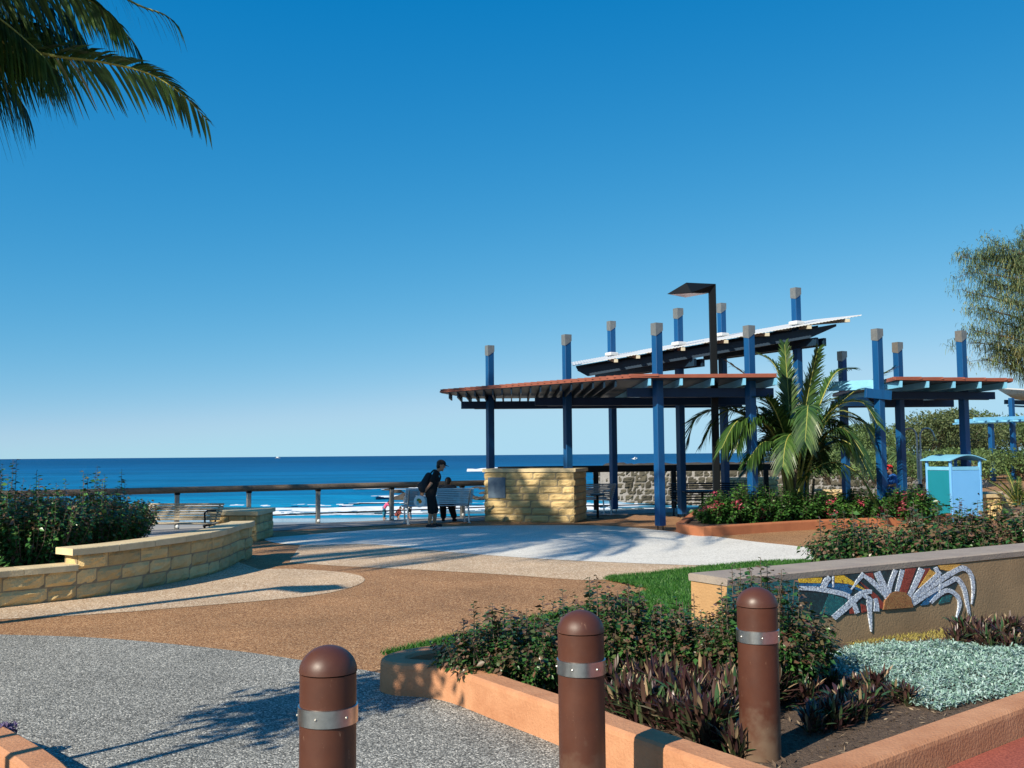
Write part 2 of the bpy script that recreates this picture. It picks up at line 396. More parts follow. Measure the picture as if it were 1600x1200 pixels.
M['tileblue'] = tiles("blue_mosaic", (.01,.1,.26), (.03,.18,.38), (.01,.03,.07), 50)
M['tiledark'] = tiles("dark_mosaic", (.008,.03,.04), (.015,.06,.075), (.005,.01,.015), 50)
M['tilesun'] = tiles("rust_mosaic", (.3,.12,.05), (.36,.2,.08), (.1,.05,.02), 60)
M['foam'] = pbr("foam", (.78,.8,.81), (.55,.62,.67), 1.2, .8)
M['cream'] = pbr("cream_paint", (.6,.55,.42), None, 4, .6)
M['plaque'] = pbr("bluish_plaque", (.12,.17,.22), (.08,.12,.17), 9, .4)
M['copper'] = pbr("showerhead_brass", (.5,.3,.12), None, 6, .35, metal=.8)
# ------------------------------------------------------------------ world and sun
SUN_AZ = R(42); SUN_EL = R(33)           # shadows run 42 degrees right of straight ahead
w = bpy.data.worlds.new("World"); scene.world = w; w.use_nodes = True
nt = w.node_tree; bg = nt.nodes["Background"]
sky = nt.nodes.new("ShaderNodeTexSky"); sky.sky_type = 'NISHITA'; sky.sun_disc = False
sky.sun_elevation = SUN_EL; sky.sun_rotation = SUN_AZ + math.pi
sky.altitude = 0; sky.air_density = 1.0; sky.dust_density = .3; sky.ozone_density = 5
# the sky as slide film saw it: directions lifted a little off the yellow horizon, then one tone curve per channel
_l = nt.links.new; _n = nt.nodes.new
tc = _n('ShaderNodeTexCoord'); sx = _n('ShaderNodeSeparateXYZ'); cx = _n('ShaderNodeCombineXYZ'); mm = _n('ShaderNodeMath'); mm.operation = 'MULTIPLY_ADD'
_l(tc.outputs['Generated'], sx.inputs[0]); _l(sx.outputs[2], mm.inputs[0]); mm.inputs[1].default_value = 1.2; mm.inputs[2].default_value = .1
_l(sx.outputs[0], cx.inputs[0]); _l(sx.outputs[1], cx.inputs[1]); _l(mm.outputs[0], cx.inputs[2]); _l(cx.outputs[0], sky.inputs[0])
sc_ = _n('ShaderNodeSeparateColor'); cc_ = _n('ShaderNodeCombineColor'); _l(sky.outputs[0], sc_.inputs[0])
SK = .09
for i, (gam, gain, offs, cap_) in enumerate(((2.24, 11, -.014, .345), (.95, 1.35, 0, .57), (.5, .9, 0, .72))):
    p0 = _n('ShaderNodeMath'); p0.operation = 'MULTIPLY'; p0.inputs[1].default_value = SK; _l(sc_.outputs[i], p0.inputs[0])
    p1 = _n('ShaderNodeMath'); p1.operation = 'POWER'; p1.inputs[1].default_value = gam; _l(p0.outputs[0], p1.inputs[0])
    p2 = _n('ShaderNodeMath'); p2.operation = 'MULTIPLY_ADD'; p2.inputs[1].default_value = gain; p2.inputs[2].default_value = offs; _l(p1.outputs[0], p2.inputs[0])
    p3 = _n('ShaderNodeMath'); p3.operation = 'SMOOTH_MIN'; p3.inputs[1].default_value = cap_; p3.inputs[2].default_value = .1; _l(p2.outputs[0], p3.inputs[0])
    p4 = _n('ShaderNodeMath'); p4.operation = 'MAXIMUM'; p4.inputs[1].default_value = .002; _l(p3.outputs[0], p4.inputs[0])
    p5 = _n('ShaderNodeMath'); p5.operation = 'DIVIDE'; p5.inputs[1].default_value = SK; _l(p4.outputs[0], p5.inputs[0]); _l(p5.outputs[0], cc_.inputs[i])
_l(cc_.outputs[0], bg.inputs[0])
bg.inputs[1].default_value = .076
sd = Vector((math.sin(SUN_AZ)*math.cos(SUN_EL), math.cos(SUN_AZ)*math.cos(SUN_EL), -math.sin(SUN_EL)))
sl = bpy.data.lights.new("sun", 'SUN'); sl.energy = 5.0; sl.angle = R(.5); sl.color = (1, .9, .74)
so = bpy.data.objects.new("sun", sl); COL.objects.link(so); so.rotation_euler = sd.to_track_quat('-Z', 'Y').to_euler()
so.location = -sd * 50
vs_ = scene.view_settings; vs_.view_transform = 'Standard'; vs_.look = 'None'; vs_.exposure = .55; vs_.gamma = 1
scene.render.engine = 'CYCLES'
scene.cycles.max_bounces = 6; scene.cycles.transparent_max_bounces = 8

# ------------------------------------------------------------------ land, beach, sea
RA = P(230, 762, 1.0); RB = P(722, 751, 1.0)
rd = (RB - RA); rd.z = 0; rd.normalize(); rn = Vector((-rd.y, rd.x, 0))   # rail direction, seaward normal
def rail_at(px):
    d = ray(px, 760); # intersect the vertical plane of the rail
    t = (RA - EYEV).dot(rn) / d.dot(rn); p = EYEV + d*t; return Vector((p.x, p.y, 0))
edge0 = RA + rn*.14
def ep(t): return (edge0.x + rd.x*t, edge0.y + rd.y*t)
land = [(-500,-400), ep(-110), ep(-40), ep(0), ep(10), ep(18), (13,37.6), (19,42.5), (24,49), (27.5,58), (28,70), (26,82), (22,90), (16,94.5), (11,96), (8.6,98), (8.2,101), (10,104), (16,106), (26,112), (40,128), (70,160), (140,190), (600,240), (600,-400)]
mb = MB(); n = len(land)
mb.add([(x, y, 0) for x, y in land], [tuple(range(n))][::1] if sum(land[i][0]*land[(i+1)%n][1]-land[(i+1)%n][0]*land[i][1] for i in range(n)) > 0 else [tuple(reversed(range(n)))])
struct('ground', mb, M['brown'])
mb = MB()   # face of the promenade down to the beach
cur = land[1:22]; k = len(cur)
mb.add([(x, y, 0) for x, y in cur] + [(x, y, -5) for x, y in cur], [(i, i+k, i+k+1, i+1) for i in range(k-1)])
struct('promenade_edge', mb, M['asphalt'])
# beach
SEA = -3.2
def wetsand():
    m, nt, b = _nt("wet_sand"); L = nt.links.new
    tc = N(nt, "ShaderNodeTexCoord"); se = N(nt, "ShaderNodeSeparateXYZ"); L(tc.outputs["Object"], se.inputs[0])
    no = N(nt, "ShaderNodeTexNoise"); no.inputs["Scale"].default_value = .25; L(tc.outputs["Object"], no.inputs["Vector"])
    ad = N(nt, "ShaderNodeMath", operation='MULTIPLY_ADD'); L(no.outputs[0], ad.inputs[0]); ad.inputs[1].default_value = 10; L(se.outputs[1], ad.inputs[2])
    mr = N(nt, "ShaderNodeMapRange"); mr.inputs["From Min"].default_value = 64; mr.inputs["From Max"].default_value = 76; L(ad.outputs[0], mr.inputs[0])
    rp = ramp(nt, [(0, (.46,.38,.28)), (1, (.2,.21,.2))]); L(mr.outputs[0], rp.inputs[0]); L(rp.outputs[0], b.inputs[0])
    r2 = ramp(nt, [(0, (.9,)*3), (1, (.12,)*3)]); L(mr.outputs[0], r2.inputs[0]); L(r2.outputs[0], b.inputs["Roughness"])
    return m
mb = MB(); xs = np.linspace(-160, 60, 56); ys = np.linspace(10, 130, 41)
g = [(x, y, -2.35 - max(0, (y-40))*.0165 + .05*mnoise.noise(Vector((x*.1, y*.1, 3)))) for y in ys for x in xs]
nx = len(xs); mb.add(g, [(j*nx+i, j*nx+i+1, (j+1)*nx+i+1, (j+1)*nx+i) for j in range(len(ys)-1) for i in range(nx-1)])
struct('beach', mb, wetsand(), smooth=True)
# sea: swell near the shore, flat to the horizon
def seamat():
    m, nt, b = _nt("sea_water"); L = nt.links.new
    tc = N(nt, "ShaderNodeTexCoord"); se = N(nt, "ShaderNodeSeparateXYZ"); L(tc.outputs["Object"], se.inputs[0])
    mr = N(nt, "ShaderNodeMapRange"); mr.inputs["From Min"].default_value = 85; mr.inputs["From Max"].default_value = 900; L(se.outputs[1], mr.inputs[0])
    rp = ramp(nt, [(0, (.008,.22,.38)), (.06, (.003,.145,.31)), (.4, (.0015,.095,.24)), (1, (.001,.065,.18))]); L(mr.outputs[0], rp.inputs[0])
    mp = N(nt, "ShaderNodeMapping"); mp.inputs["Scale"].default_value = (.012,.06,1); L(tc.outputs["Object"], mp.inputs[0])
    n1 = N(nt, "ShaderNodeTexNoise"); n1.inputs["Scale"].default_value = 1; n1.inputs["Detail"].default_value = 9; n1.inputs["Roughness"].default_value = .7; L(mp.outputs[0], n1.inputs["Vector"])
    m2 = N(nt, "ShaderNodeMapRange"); m2.inputs["From Min"].default_value = .3; m2.inputs["From Max"].default_value = .7; m2.inputs["To Min"].default_value = .5; m2.inputs["To Max"].default_value = 1.42; L(n1.outputs[0], m2.inputs[0])
    mx = N(nt, "ShaderNodeMix", data_type='RGBA', blend_type='MULTIPLY'); mx.inputs[0].default_value = 1; L(rp.outputs[0], mx.inputs[6]); L(m2.outputs[0], mx.inputs[7])
    L(mx.outputs[2], b.inputs["Base Color"]); b.inputs["Roughness"].default_value = .45; b.inputs["Specular IOR Level"].default_value = .12
    mp2 = N(nt, "ShaderNodeMapping"); mp2.inputs["Scale"].default_value = (.12,.5,1); L(tc.outputs["Object"], mp2.inputs[0])
    n2 = N(nt, "ShaderNodeTexNoise"); n2.inputs["Scale"].default_value = 1; n2.inputs["Detail"].default_value = 6; L(mp2.outputs[0], n2.inputs["Vector"])
    bp = N(nt, "ShaderNodeBump"); bp.inputs["Strength"].default_value = 1; bp.inputs["Distance"].default_value = .8
    L(n2.outputs[0], bp.inputs["Height"]); L(bp.outputs[0], b.inputs["Normal"])
    return m
mb = MB(); xs = np.concatenate([[-40000,-6000,-1500,-400,-220], np.linspace(-160, 160, 90), [220,400,1500,6000,40000]])
ys = np.concatenate([np.arange(76, 180, 1.3), np.arange(180, 420, 6), [500,700,1000,1600,3000,6000,12000,25000,45000]])
def swell(x, y):
    if y > 430 or abs(x) > 170: return SEA
    a = .34*max(0, 1-(y-76)/360); ph = 2*math.pi*(y + 3*mnoise.noise(Vector((x*.02, y*.02, 0))))/ (15+.03*(y-76))
    return SEA + a*(max(0, math.sin(ph))**3)*1.1 + .12*a*mnoise.noise(Vector((x*.15, y*.4, 2)))*3
g = [(x, y, swell(x, y)) for y in ys for x in xs]; nx = len(xs)
mb.add(g, [(j*nx+i, j*nx+i+1, (j+1)*nx+i+1, (j+1)*nx+i) for j in range(len(ys)-1) for i in range(nx-1)])
struct('sea', mb, seamat(), smooth=True)
# surf: ragged rolls of foam
def foamband(mb, x0, x1, yc, wid, hgt, thr, nxx, nyy, seed):
    g = []; keep = []
    for j in range(nyy+1):
        v = j/nyy
        for i in range(nxx+1):
            x = x0+(x1-x0)*i/nxx
            y = yc + 2.2*mnoise.noise(Vector((x*.045, seed, 0)))*2 + (v-.5)*wid*(1+.5*mnoise.noise(Vector((x*.1, seed, 5))))
            z = SEA+.28+hgt*math.sin(math.pi*v)*(.7+.6*mnoise.noise(Vector((x*.35, y*.6, seed))))
            g.append((x, y, z))
    for j in range(nyy):
        for i in range(nxx):
            x, y, z = g[j*(nxx+1)+i]; v = (j+.5)/nyy
            q = mnoise.noise(Vector((x*.22, y*.7, seed+9))) + .6*mnoise.noise(Vector((x*.8, y*2.2, seed)))
            if q > thr + 1.3*abs(v-.5)-.35: keep.append((j*(nxx+1)+i, j*(nxx+1)+i+1, (j+1)*(nxx+1)+i+1, (j+1)*(nxx+1)+i))
    if keep: mb.add(g, keep)
mb = MB()
foamband(mb, -95, 14, 84, 8, .35, -.16, 420, 34, 1.3)
foamband(mb, -95, 14, 79.5, 5, .02, .25, 380, 18, 4.3)
foamband(mb, -95, 14, 89, 4, .1, .15, 380, 16, 14.3)
foamband(mb, -70, 14, 94, 4, .2, .35, 260, 10, 8.1)
foamband(mb, -22, -9, 140, 8, .2, .1, 80, 12, 2.2)
foamband(mb, -16, -8, 113, 5, .2, .0, 60, 12, 6.2)
foamband(mb, 9.5, 30, 133, 12, .2, .25, 120, 12, 3.1)
foamband(mb, -13, 13, 285, 8, 1.0, -.9, 120, 8, 7.7)
foamband(mb, 15, 42, 270, 10, .7, -.3, 120, 8, 5.7)
struct('surf', mb, M['foam'], smooth=True)

# ------------------------------------------------------------------ paving, in sheets 4 mm apart
def sheet(name, pts, z, m):
    mb = MB(); pts = [(p[0], p[1]) for p in pts]; k = len(pts)
    a = sum(pts[i][0]*pts[(i+1) % k][1]-pts[(i+1) % k][0]*pts[i][1] for i in range(k))
    if a < 0: pts = pts[::-1]
    mb.add([(x, y, z) for x, y in pts], [tuple(range(k))]); return struct(name, mb, m)
S = lambda px, **k: spline([P(*q) for q in px], **k)
g0 = S([(-40,990),(0,992),(130,996),(250,1005),(380,1019),(470,1032),(560,1046),(640,1062)])
sheet('grey_paving', g0 + [P(720,1088), P(890,1158), Vector((1.2,4.4,0)), Vector((2.4,1.0,0)), Vector((4,-9,0)), Vector((-14,-9,0)), Vector((-14,g0[0].y,0))], .004, M['grey'])
b0 = S([(-60,972),(0,968),(150,960),(300,948),(420,938),(500,929),(545,919),(569,908),(560,899),(520,893),(450,889),(405,890)])
sheet('beige_path', b0 + [Vector((-4.6,16.5,0)), Vector((-5.2,14,0)), Vector((-5.6,12.5,0)), Vector((-9,11,0))], .004, M['beige'])
b1 = S([(452,879),(520,884),(600,888),(700,893),(800,899),(900,906),(950,906),(1010,902),(1100,892),(1180,885)])
b1b = S([(1270,872),(1270,858),(1000,835),(800,830),(600,838),(470,850)])
sheet('beige_band', b1 + b1b, .004, M['beige'])
w0 = S([(500,852),(580,851),(700,863),(850,874),(1000,881),(1110,884),(1200,882),(1258,878),(1274,868),(1266,857),(1180,847),(1110,838),(1050,831),(980,824),(900,821),(750,822),(600,827),(480,836),(415,842),(440,850)], closed=True)
sheet('white_path', w0, .008, M['white'])
e = lambda t, off: Vector((edge0.x+rd.x*t-rn.x*off, edge0.y+rd.y*t-rn.y*off, 0))
sheet('promenade_strip', [e(-30,.02), e(18,.02), e(18,1.9), e(9,1.7), e(4,1.8), e(0,2.2), e(-30,2.6)], .012, M['asphalt'])
sheet('red_footpath', [P(1600,1152), P(1480,1200), Vector((1.0,3.6,0)), Vector((1.6,-6,0)), Vector((14,-6,0)), Vector((14,15.2,0)), P(1760,1090)], .004, M['redpave'])
# lawn
gl = S([(605,1026),(680,1008),(740,994),(830,972),(930,948),(1010,930),(1020,922),(985,914),(952,906),(1010,900),(1100,889),(1190,881),(1262,879)])
lawn_pts = gl + [P(1300,872), Vector((6.5,13,0)), Vector((4.6,10.2,0)), Vector((1.5,8.4,0)), Vector((.4,7.6,0)), Vector((-.6,7.7,0))]
sheet('lawn', lawn_pts, .02, M['lawn'])
def inside(x, y, poly):
    c = False; j = len(poly)-1
    for i in range(len(poly)):
        a, b = poly[i], poly[j]
        if (a[1] > y) != (b[1] > y) and x < (b[0]-a[0])*(y-a[1])/(b[1]-a[1]+1e-12)+a[0]: c = not c
        j = i
    return c
def scatter(poly, n):
    xs = [p[0] for p in poly]; ys = [p[1] for p in poly]; out = []
    while len(out) < n:
        x = random.uniform(min(xs), max(xs)); y = random.uniform(min(ys), max(ys))
        if inside(x, y, poly): out.append((x, y))
    return out
def blades(name, pts, h, wd, lean, z, mat_, label=None, cnt=1):
    n = len(pts); p = np.array(pts); a = rng.uniform(0, 2*np.pi, n); hh = h*rng.uniform(.6, 1.3, n); l = lean*rng.uniform(-1, 1, (n, 2))*hh[:, None]
    V = np.zeros((n, 3, 3)); c = np.stack([np.cos(a), np.sin(a)], 1)*wd/2
    V[:, 0, :2] = p - c; V[:, 1, :2] = p + c; V[:, 2, :2] = p + l; V[:, :2, 2] = z; V[:, 2, 2] = z + hh
    return np_mesh(name, V.reshape(-1, 3), np.arange(n*3).reshape(-1, 3), rng.uniform(0, 1, n), mat_)
pts = scatter(lawn_pts, 60000)
edge_pts = [(q.x+random.gauss(0,.035), q.y+random.gauss(0,.035)) for a_, b_ in zip(gl[:-1], gl[1:]) for q in [a_.lerp(b_, random.random()) for _ in range(90)]]
o = link('grass', blades('grass', pts+edge_pts, .045, .012, .8, .018, M['grass'])); o['kind'] = 'stuff'

# ------------------------------------------------------------------ foliage builders
def leaves_np(C, D, Nn, Ln, Wd, droop=.15, fold=.18):
    """C base points, D directions, Nn face normals (n,3); returns V, Q (2 quads a leaf)"""
    D = D/np.linalg.norm(D, axis=1, keepdims=True)
    S_ = np.cross(D, Nn); S_ /= np.linalg.norm(S_, axis=1, keepdims=True)+1e-9; U = np.cross(S_, D)
    Ln = Ln[:, None]; Wd = Wd[:, None]; n = len(C)
    V = np.zeros((n, 5, 3))
    V[:, 0] = C; mid = C + D*Ln*.45
    V[:, 1] = mid + S_*Wd*.5; V[:, 2] = mid - S_*Wd*.5
    V[:, 3] = C + D*Ln; V[:, 3, 2] -= (Ln*droop)[:, 0]
    V[:, 4] = mid - U*Wd*fold
    i = np.arange(n)*5
    Q = np.concatenate([np.stack([i, i+1, i+3, i+4], 1), np.stack([i, i+4, i+3, i+2], 1)], 0)
    return V.reshape(-1, 3), Q
def unit(n):
    v = rng.normal(size=(n, 3)); return v/np.linalg.norm(v, axis=1, keepdims=True)
def make_shrub(root, c, rx, ry, h, nshoot, leaf, mat_, z0=0.0, bronze=.35, tall=None, stemcol='bark', lp=16, lowleaf=.25, flat=.55):
    """a bush of many leafy shoots from one base; tall: (how many, extra height) of shoots standing proud"""
    c = np.array([c[0], c[1], z0]); CC = []; DD = []; NN = []; RR = []; LL = []
    stems = MB()
    for s in range(nshoot):
        a = random.uniform(0, 2*math.pi); rr = math.sqrt(random.random()); el = random.random()
        top = np.array([math.cos(a)*rx*rr, math.sin(a)*ry*rr, h*(1-flat*rr**2.2)*random.uniform(.72, 1.08)])
        top *= 1+.14*mnoise.noise(Vector((top[0]*3/rx, top[1]*3/ry, s % 7)))
        if random.random() < .4: top *= random.uniform(.5, .9); top[2] = max(top[2], .06)
        base = np.array([top[0]*.3+random.gauss(0,.04), top[1]*.3+random.gauss(0,.04), 0])
        proud = 0
        if tall and s < tall[0]:
            proud = tall[1]*random.uniform(.45, 1); top = np.array([math.cos(a)*rx*rr*.85, math.sin(a)*ry*rr*.85, h*.95*(1-.3*rr**2)+proud])
            base = np.array([top[0]*.75, top[1]*.75, 0])
        ctrl = base*.4+top*.6; ctrl[2] = top[2]*.45; ctrl[:2] = top[:2]*.8 if proud == 0 else top[:2]*.9+base[:2]*.1
        if s % 3 == 0 or proud: stems.tube([c+base, c+(base+ctrl)/2*1.0, c+ctrl, c+(ctrl+top)/2, c+top], [.008,.007,.006,.004,.002], 5)
        k = int(lp*(2.0 if proud else 1))
        for i in range(k):
            t = lowleaf+(1-lowleaf)*(i+random.random())/k
            p = (1-t)**2*base+2*t*(1-t)*ctrl+t*t*top
            d = (1-t)*(ctrl-base)+t*(top-ctrl)+1e-6; d /= np.linalg.norm(d)
            ph = i*2.4+s; sd_ = np.cross(d, [math.cos(ph), math.sin(ph), .3]); sd_ /= np.linalg.norm(sd_)+1e-9
            dd = d*.45+sd_*.9; dd[2] -= random.uniform(-.1, .45)
            CC.append(c+p); DD.append(dd); NN.append(np.array([0, 0, 1.0])+rng.normal(size=3)*.45)
            tip = t > .8
            RR.append(min(1, max(0, random.uniform(.68, 1) if (tip and random.random() < bronze*2) or random.random() < bronze*.35 else random.uniform(0, .68))))
            LL.append(leaf*random.uniform(.45, 1.25)*(.75 if t > .94 else 1.15 if proud else 1))
    LL = np.array(LL); V, Q = leaves_np(np.array(CC), np.array(DD), np.array(NN), LL, LL*rng.uniform(.58, .78, len(LL)), .22)
    part('foliage', np_mesh('foliage', V, Q, np.tile(RR, 2), mat_), None, root)
    part('stems', stems, M[stemcol], root)
    return np.array(CC)
def strap_clump(name, n, ln, wd, mat_, tilt=(.2, 1.0), curve=.25, rise=0.0):
    """rosettes of sword-shaped leaves, at the origin"""
    V = []; Q = []; RR = []
    for i in range(n):
        a = random.uniform(0, 2*math.pi); t = random.uniform(*tilt); l = ln*random.uniform(.6, 1.15); w_ = wd*random.uniform(.7, 1.2)
        d = np.array([math.cos(a)*math.sin(t), math.sin(a)*math.sin(t), math.cos(t)]); s_ = np.array([-math.sin(a), math.cos(a), 0])
        b = np.array([math.cos(a), math.sin(a), 0])*random.uniform(0, .03+rise*.4); b[2] = random.random()*rise; o_ = len(V); up = np.cross(s_, d)
        for q, (f, ww) in enumerate(((0, .55), (.35, 1), (.7, .8), (1, .04))):
            p = b+d*l*f; p[2] -= curve*l*f*f*math.sin(t)
            V += [p+s_*w_*ww/2, p-up*w_*.18*ww, p-s_*w_*ww/2]
        r_ = random.random()
        for q in range(3):
            k = o_+q*3
            Q += [(k, k+1, k+4, k+3), (k+1, k+2, k+5, k+4)]; RR += [r_, min(1, r_+.05)]
    return np_mesh(name, np.array(V), np.array(Q), np.array(RR), mat_)
def frond_mesh(ctrl, nleaf=46, leaf=.55, wid=.035, droop=.5, mats=None, side=None, spread=.75, rad=.018, l0=.12, gap=.0, hang=0.0, per=10):
    """a feather palm leaf on the curve through ctrl; petiole up to l0"""
    pts = spline(ctrl, per=per); P_ = np.array([list(p) for p in pts]); m = len(P_)
    seg = np.linalg.norm(np.diff(P_, axis=0), axis=1); s = np.concatenate([[0], np.cumsum(seg)]); Ltot = s[-1]
    mb = MB(); mb.tube(pts, [rad*(1-.85*i/(m-1)) for i in range(m)], 6, 0, r=.5)
    for sg in (-1, 1):
        for i in range(nleaf):
            f = l0+(1-l0)*(i+.5+random.uniform(-.2, .2))/nleaf
            if random.random() < gap: continue
            x = f*Ltot; p = np.array([np.interp(x, s, P_[:, k]) for k in range(3)]); q = np.array([np.interp(min(Ltot, x+.03), s, P_[:, k]) for k in range(3)]); q0 = np.array([np.interp(max(0, x-.03), s, P_[:, k]) for k in range(3)])
            t = q-q0; t /= np.linalg.norm(t)+1e-9
            sv = np.cross(t, [0, 0, 1.0]) if side is None else np.array(side, float); sv = sv-t*np.dot(sv, t); sv /= np.linalg.norm(sv)+1e-9
            up = np.cross(sv, t); up = up if up[2] > 0 or side is not None else -up
            g_ = f-l0; L_ = leaf*(.35+.65*math.sin(math.pi*min(1, .12+.83*(f-l0)/(1-l0))**.8))*random.uniform(.85, 1.1)
            d = sv*sg*spread+t*(.55+.5*f)+up*random.uniform(.0, .25); d[2] -= hang; d /= np.linalg.norm(d)
            wv = np.cross(d, up); wv /= np.linalg.norm(wv)+1e-9; wv = wv*.85+up*.3*sg
            vs = []; dr = droop*random.uniform(.6, 1.3)
            for ff, ww in ((0, .5), (.3, 1), (.65, .8), (1, .08)):
                c = p+d*L_*ff; c[2] -= dr*L_*ff**2; vs += [c+wv*wid*ww/2, c-wv*wid*ww/2]
            r_ = random.random()*.8+.2*(random.random() > .93)
            mb.add(vs, [(0,1,3,2),(2,3,5,4),(4,5,7,6)], 1, r_)
    return mb.mesh('frond', mats or [M['petiole'], M['frond']])
# ------------------------------------------------------------------ stone walls
def block_wall(mb, path, z0, z1, ch, bl, out=-1, rough=.022, mi=0, cell=.07, irregular=0.0):
    path = [Vector((p[0], p[1])) for p in path]; seg = [0]
    for a, b in zip(path[:-1], path[1:]): seg.append(seg[-1]+(b-a).length)
    L = seg[-1]
    def pos(s):
        s = max(0, min(L-1e-6, s)); i = max(k for k in range(len(seg)-1) if seg[k] <= s+1e-9)
        d = path[i+1]-path[i]; t = (s-seg[i])/max(1e-9, d.length); d = d.normalized(); return path[i]+(path[i+1]-path[i])*t, Vector((-d.y, d.x))*out
    nc = max(1, round((z1-z0)/ch)); ch = (z1-z0)/nc
    for c in range(nc):
        s = -random.uniform(.1, .9)*bl if c % 2 else -random.uniform(0, .3)*bl
        while s < L:
            l = bl*random.uniform(.75-irregular*.4, 1.25+irregular*.4); a, b = max(0, s), min(L, s+l); s += l
            if b-a < .03: continue
            za, zb = z0+c*ch, z0+(c+1)*ch
            if irregular and random.random() < irregular*.3: zb += ch*.4*random.random()
            nu, nv = max(3, int((b-a)/cell)+1), max(3, int(ch/cell)+2); vs = []; k = random.random()*50; jj = min(.008, ch*.05)
            for j in range(nv+1):
                for i in range(nu+1):
                    u, v = i/nu, j/nv; p, nrm = pos(a+jj+(b-a-2*jj)*u); z = za+jj+(zb-za-2*jj)*v
                    e = min(u*nu, (1-u)*nu, 1)*min(v*nv, (1-v)*nv, 1)
                    d = -.012 if e == 0 else rough*.5+rough*1.3*mnoise.noise(Vector((u*3+k, v*2.2, k)))+rough*.5*mnoise.noise(Vector((u*8, v*6+k, k)))
                    vs.append((p.x+nrm.x*d, p.y+nrm.y*d, z))
            fs = [(j*(nu+1)+i, j*(nu+1)+i+1, (j+1)*(nu+1)+i+1, (j+1)*(nu+1)+i) for j in range(nv) for i in range(nu)]
            mb.add(vs, fs, mi)
def coping(mb, path, z, h, w, over, piece=.62):
    """cap stones along a path, outer face to the right of it, small gaps between"""
    path = [Vector((p[0], p[1])) for p in path]; seg = [0]
    for a, b in zip(path[:-1], path[1:]): seg.append(seg[-1]+(b-a).length)
    L = seg[-1]; k = max(1, round(L/piece)); pl = L/k
    def pos(s):
        i = max(q for q in range(len(seg)-1) if seg[q] <= s+1e-9); d = path[i+1]-path[i]; return path[i]+d*((s-seg[i])/max(1e-9, d.length))
    for q in range(k):
        sub = [pos(min(L-1e-6, max(0, q*pl+.003+(pl-.006)*t/4))) for t in range(5)]
        c = .008; dz = random.uniform(-.003, .003)
        sweep(mb, sub, [(-over, z+dz), (-over, z+h-c+dz), (-over+c, z+h+dz), (w-c, z+h+dz), (w, z+h-c+dz), (w, z+dz)])
def rect_wall(name, label, cat, corners, h, ch=.19, bl=.42, caph=.085, over=.04, group=None):
    c = [Vector((p[0], p[1])) for p in corners]
    if sum(c[i].x*c[(i+1) % 4].y-c[(i+1) % 4].x*c[i].y for i in range(4)) < 0: c = c[::-1]
    root = thing(name, label, cat, (c[0].x, c[0].y, 0), group)
    mb = MB(); ce = sum(c, Vector((0, 0)))/4
    ins = [p+(ce-p).normalized()*.02 for p in c]; mb.poly([(p.x, p.y) for p in ins], -.02, h-caph, 1)
    for i in range(4): block_wall(mb, [c[i], c[(i+1) % 4]], 0, h-caph, ch, bl)
    part('stonework', mb, [M['stone'], M['mortar']], root)
    mb = MB(); out = [p+(p-ce).normalized()*over*1.3 for p in c]
    mb.poly([(p.x, p.y) for p in out], h-caph+.002, h, 0); part('coping', mb, M['coping'], root)
    return root

wp = S([(-160,965),(-60,957),(0,950),(75,942),(150,933),(225,920),(300,905),(345,893),(375,878)], per=5) + [Vector((-4.37,16.6,0)), Vector((-4.42,17.0,0))]
ki = min(range(len(wp)), key=lambda i: abs((EYEV.x + wp[i].x/wp[i].y*F + 800) - 126))
root = thing('planter_wall', 'curved sandstone block planter wall with a raised step, in front of the leafy hedge', 'wall', (wp[ki].x, wp[ki].y, 0))
mb = MB(); block_wall(mb, wp[:ki+1], 0, .35, .175, .5, rough=.03); block_wall(mb, wp[ki:], 0, .53, .178, .5, rough=.026)
sweep(mb, wp, [(.012, -.02), (.012, .345), (.3, .345), (.3, -.02)], mi=1)
sweep(mb, wp[ki:], [(.013, .345), (.013, .525), (.3, .525), (.3, .345)], mi=1)
dv = (wp[ki+1]-wp[ki]).normalized(); nv_ = Vector((-dv.y, dv.x, 0))
a_, b_ = wp[ki]-dv*.0+nv_*.3, wp[ki]
block_wall(mb, [a_, b_], .35, .53, .18, .3)
nq = normals2(wp)[-1]; block_wall(mb, [wp[-1], (wp[-1].x+nq.x*.3, wp[-1].y+nq.y*.3)], 0, .53, .178, .3)
part('stonework', mb, [M['stone'], M['mortar']], root)
mb = MB(); coping(mb, wp[:ki+1], .347, .075, .34, .035); part('lower_coping', mb, M['coping'], root)
mb = MB(); coping(mb, [wp[ki]-dv*.09]+wp[ki+1:], .532, .082, .36, .045); part('upper_coping', mb, M['coping'], root)
# soil behind it
mb = MB(); sp_ = [(p.x+q.x*.2, p.y+q.y*.2) for p, q in zip(wp, normals2(wp))] + [(-5.6, 17.4), (-9, 18), (-9.5, 10.5)]
mb.poly(sp_, .0, .3); struct('hedge_bed', mb, M['soil'])

# low pier beyond the planter, barbecue wall, far walls
rect_wall('stone_pier', 'low sandstone pier with a flat cap between the pale slatted seat and the rail', 'pier',
          [P(326,846), P(401,847), P(427,838), P(352,837)], .61)
bw = rect_wall('stone_screen_wall', 'chest-high cream sandstone block wall at the foot of the two left pavilion posts', 'wall',
          [P(757,815), P(898,817), P(917,811), P(776,809.5)], 1.335, .19, .62)
mb = MB(); pa, pb = P(764,815), P(791,815.4); dd = (pb-pa).normalized(); nn_ = Vector((dd.y, -dd.x, 0))
mb.box((pa+pb)/2+nn_*.045+Vector((0,0,.86)), ((pb-pa).length, .02, .52), Matrix((dd, -nn_, Vector((0,0,1)))).transposed(), 0, .004)
for sx in (-1, 1):
    for sz in (-1, 1): mb.ell((pa+pb)/2+nn_*.056+dd*sx*.19+Vector((0,0,.86+sz*.22)), (.012,.012,.012), r=.5)
single('wall_plaque', mb, M['plaque'], 'bluish metal plaque on the shaded left end of the cream stone wall', 'plaque')
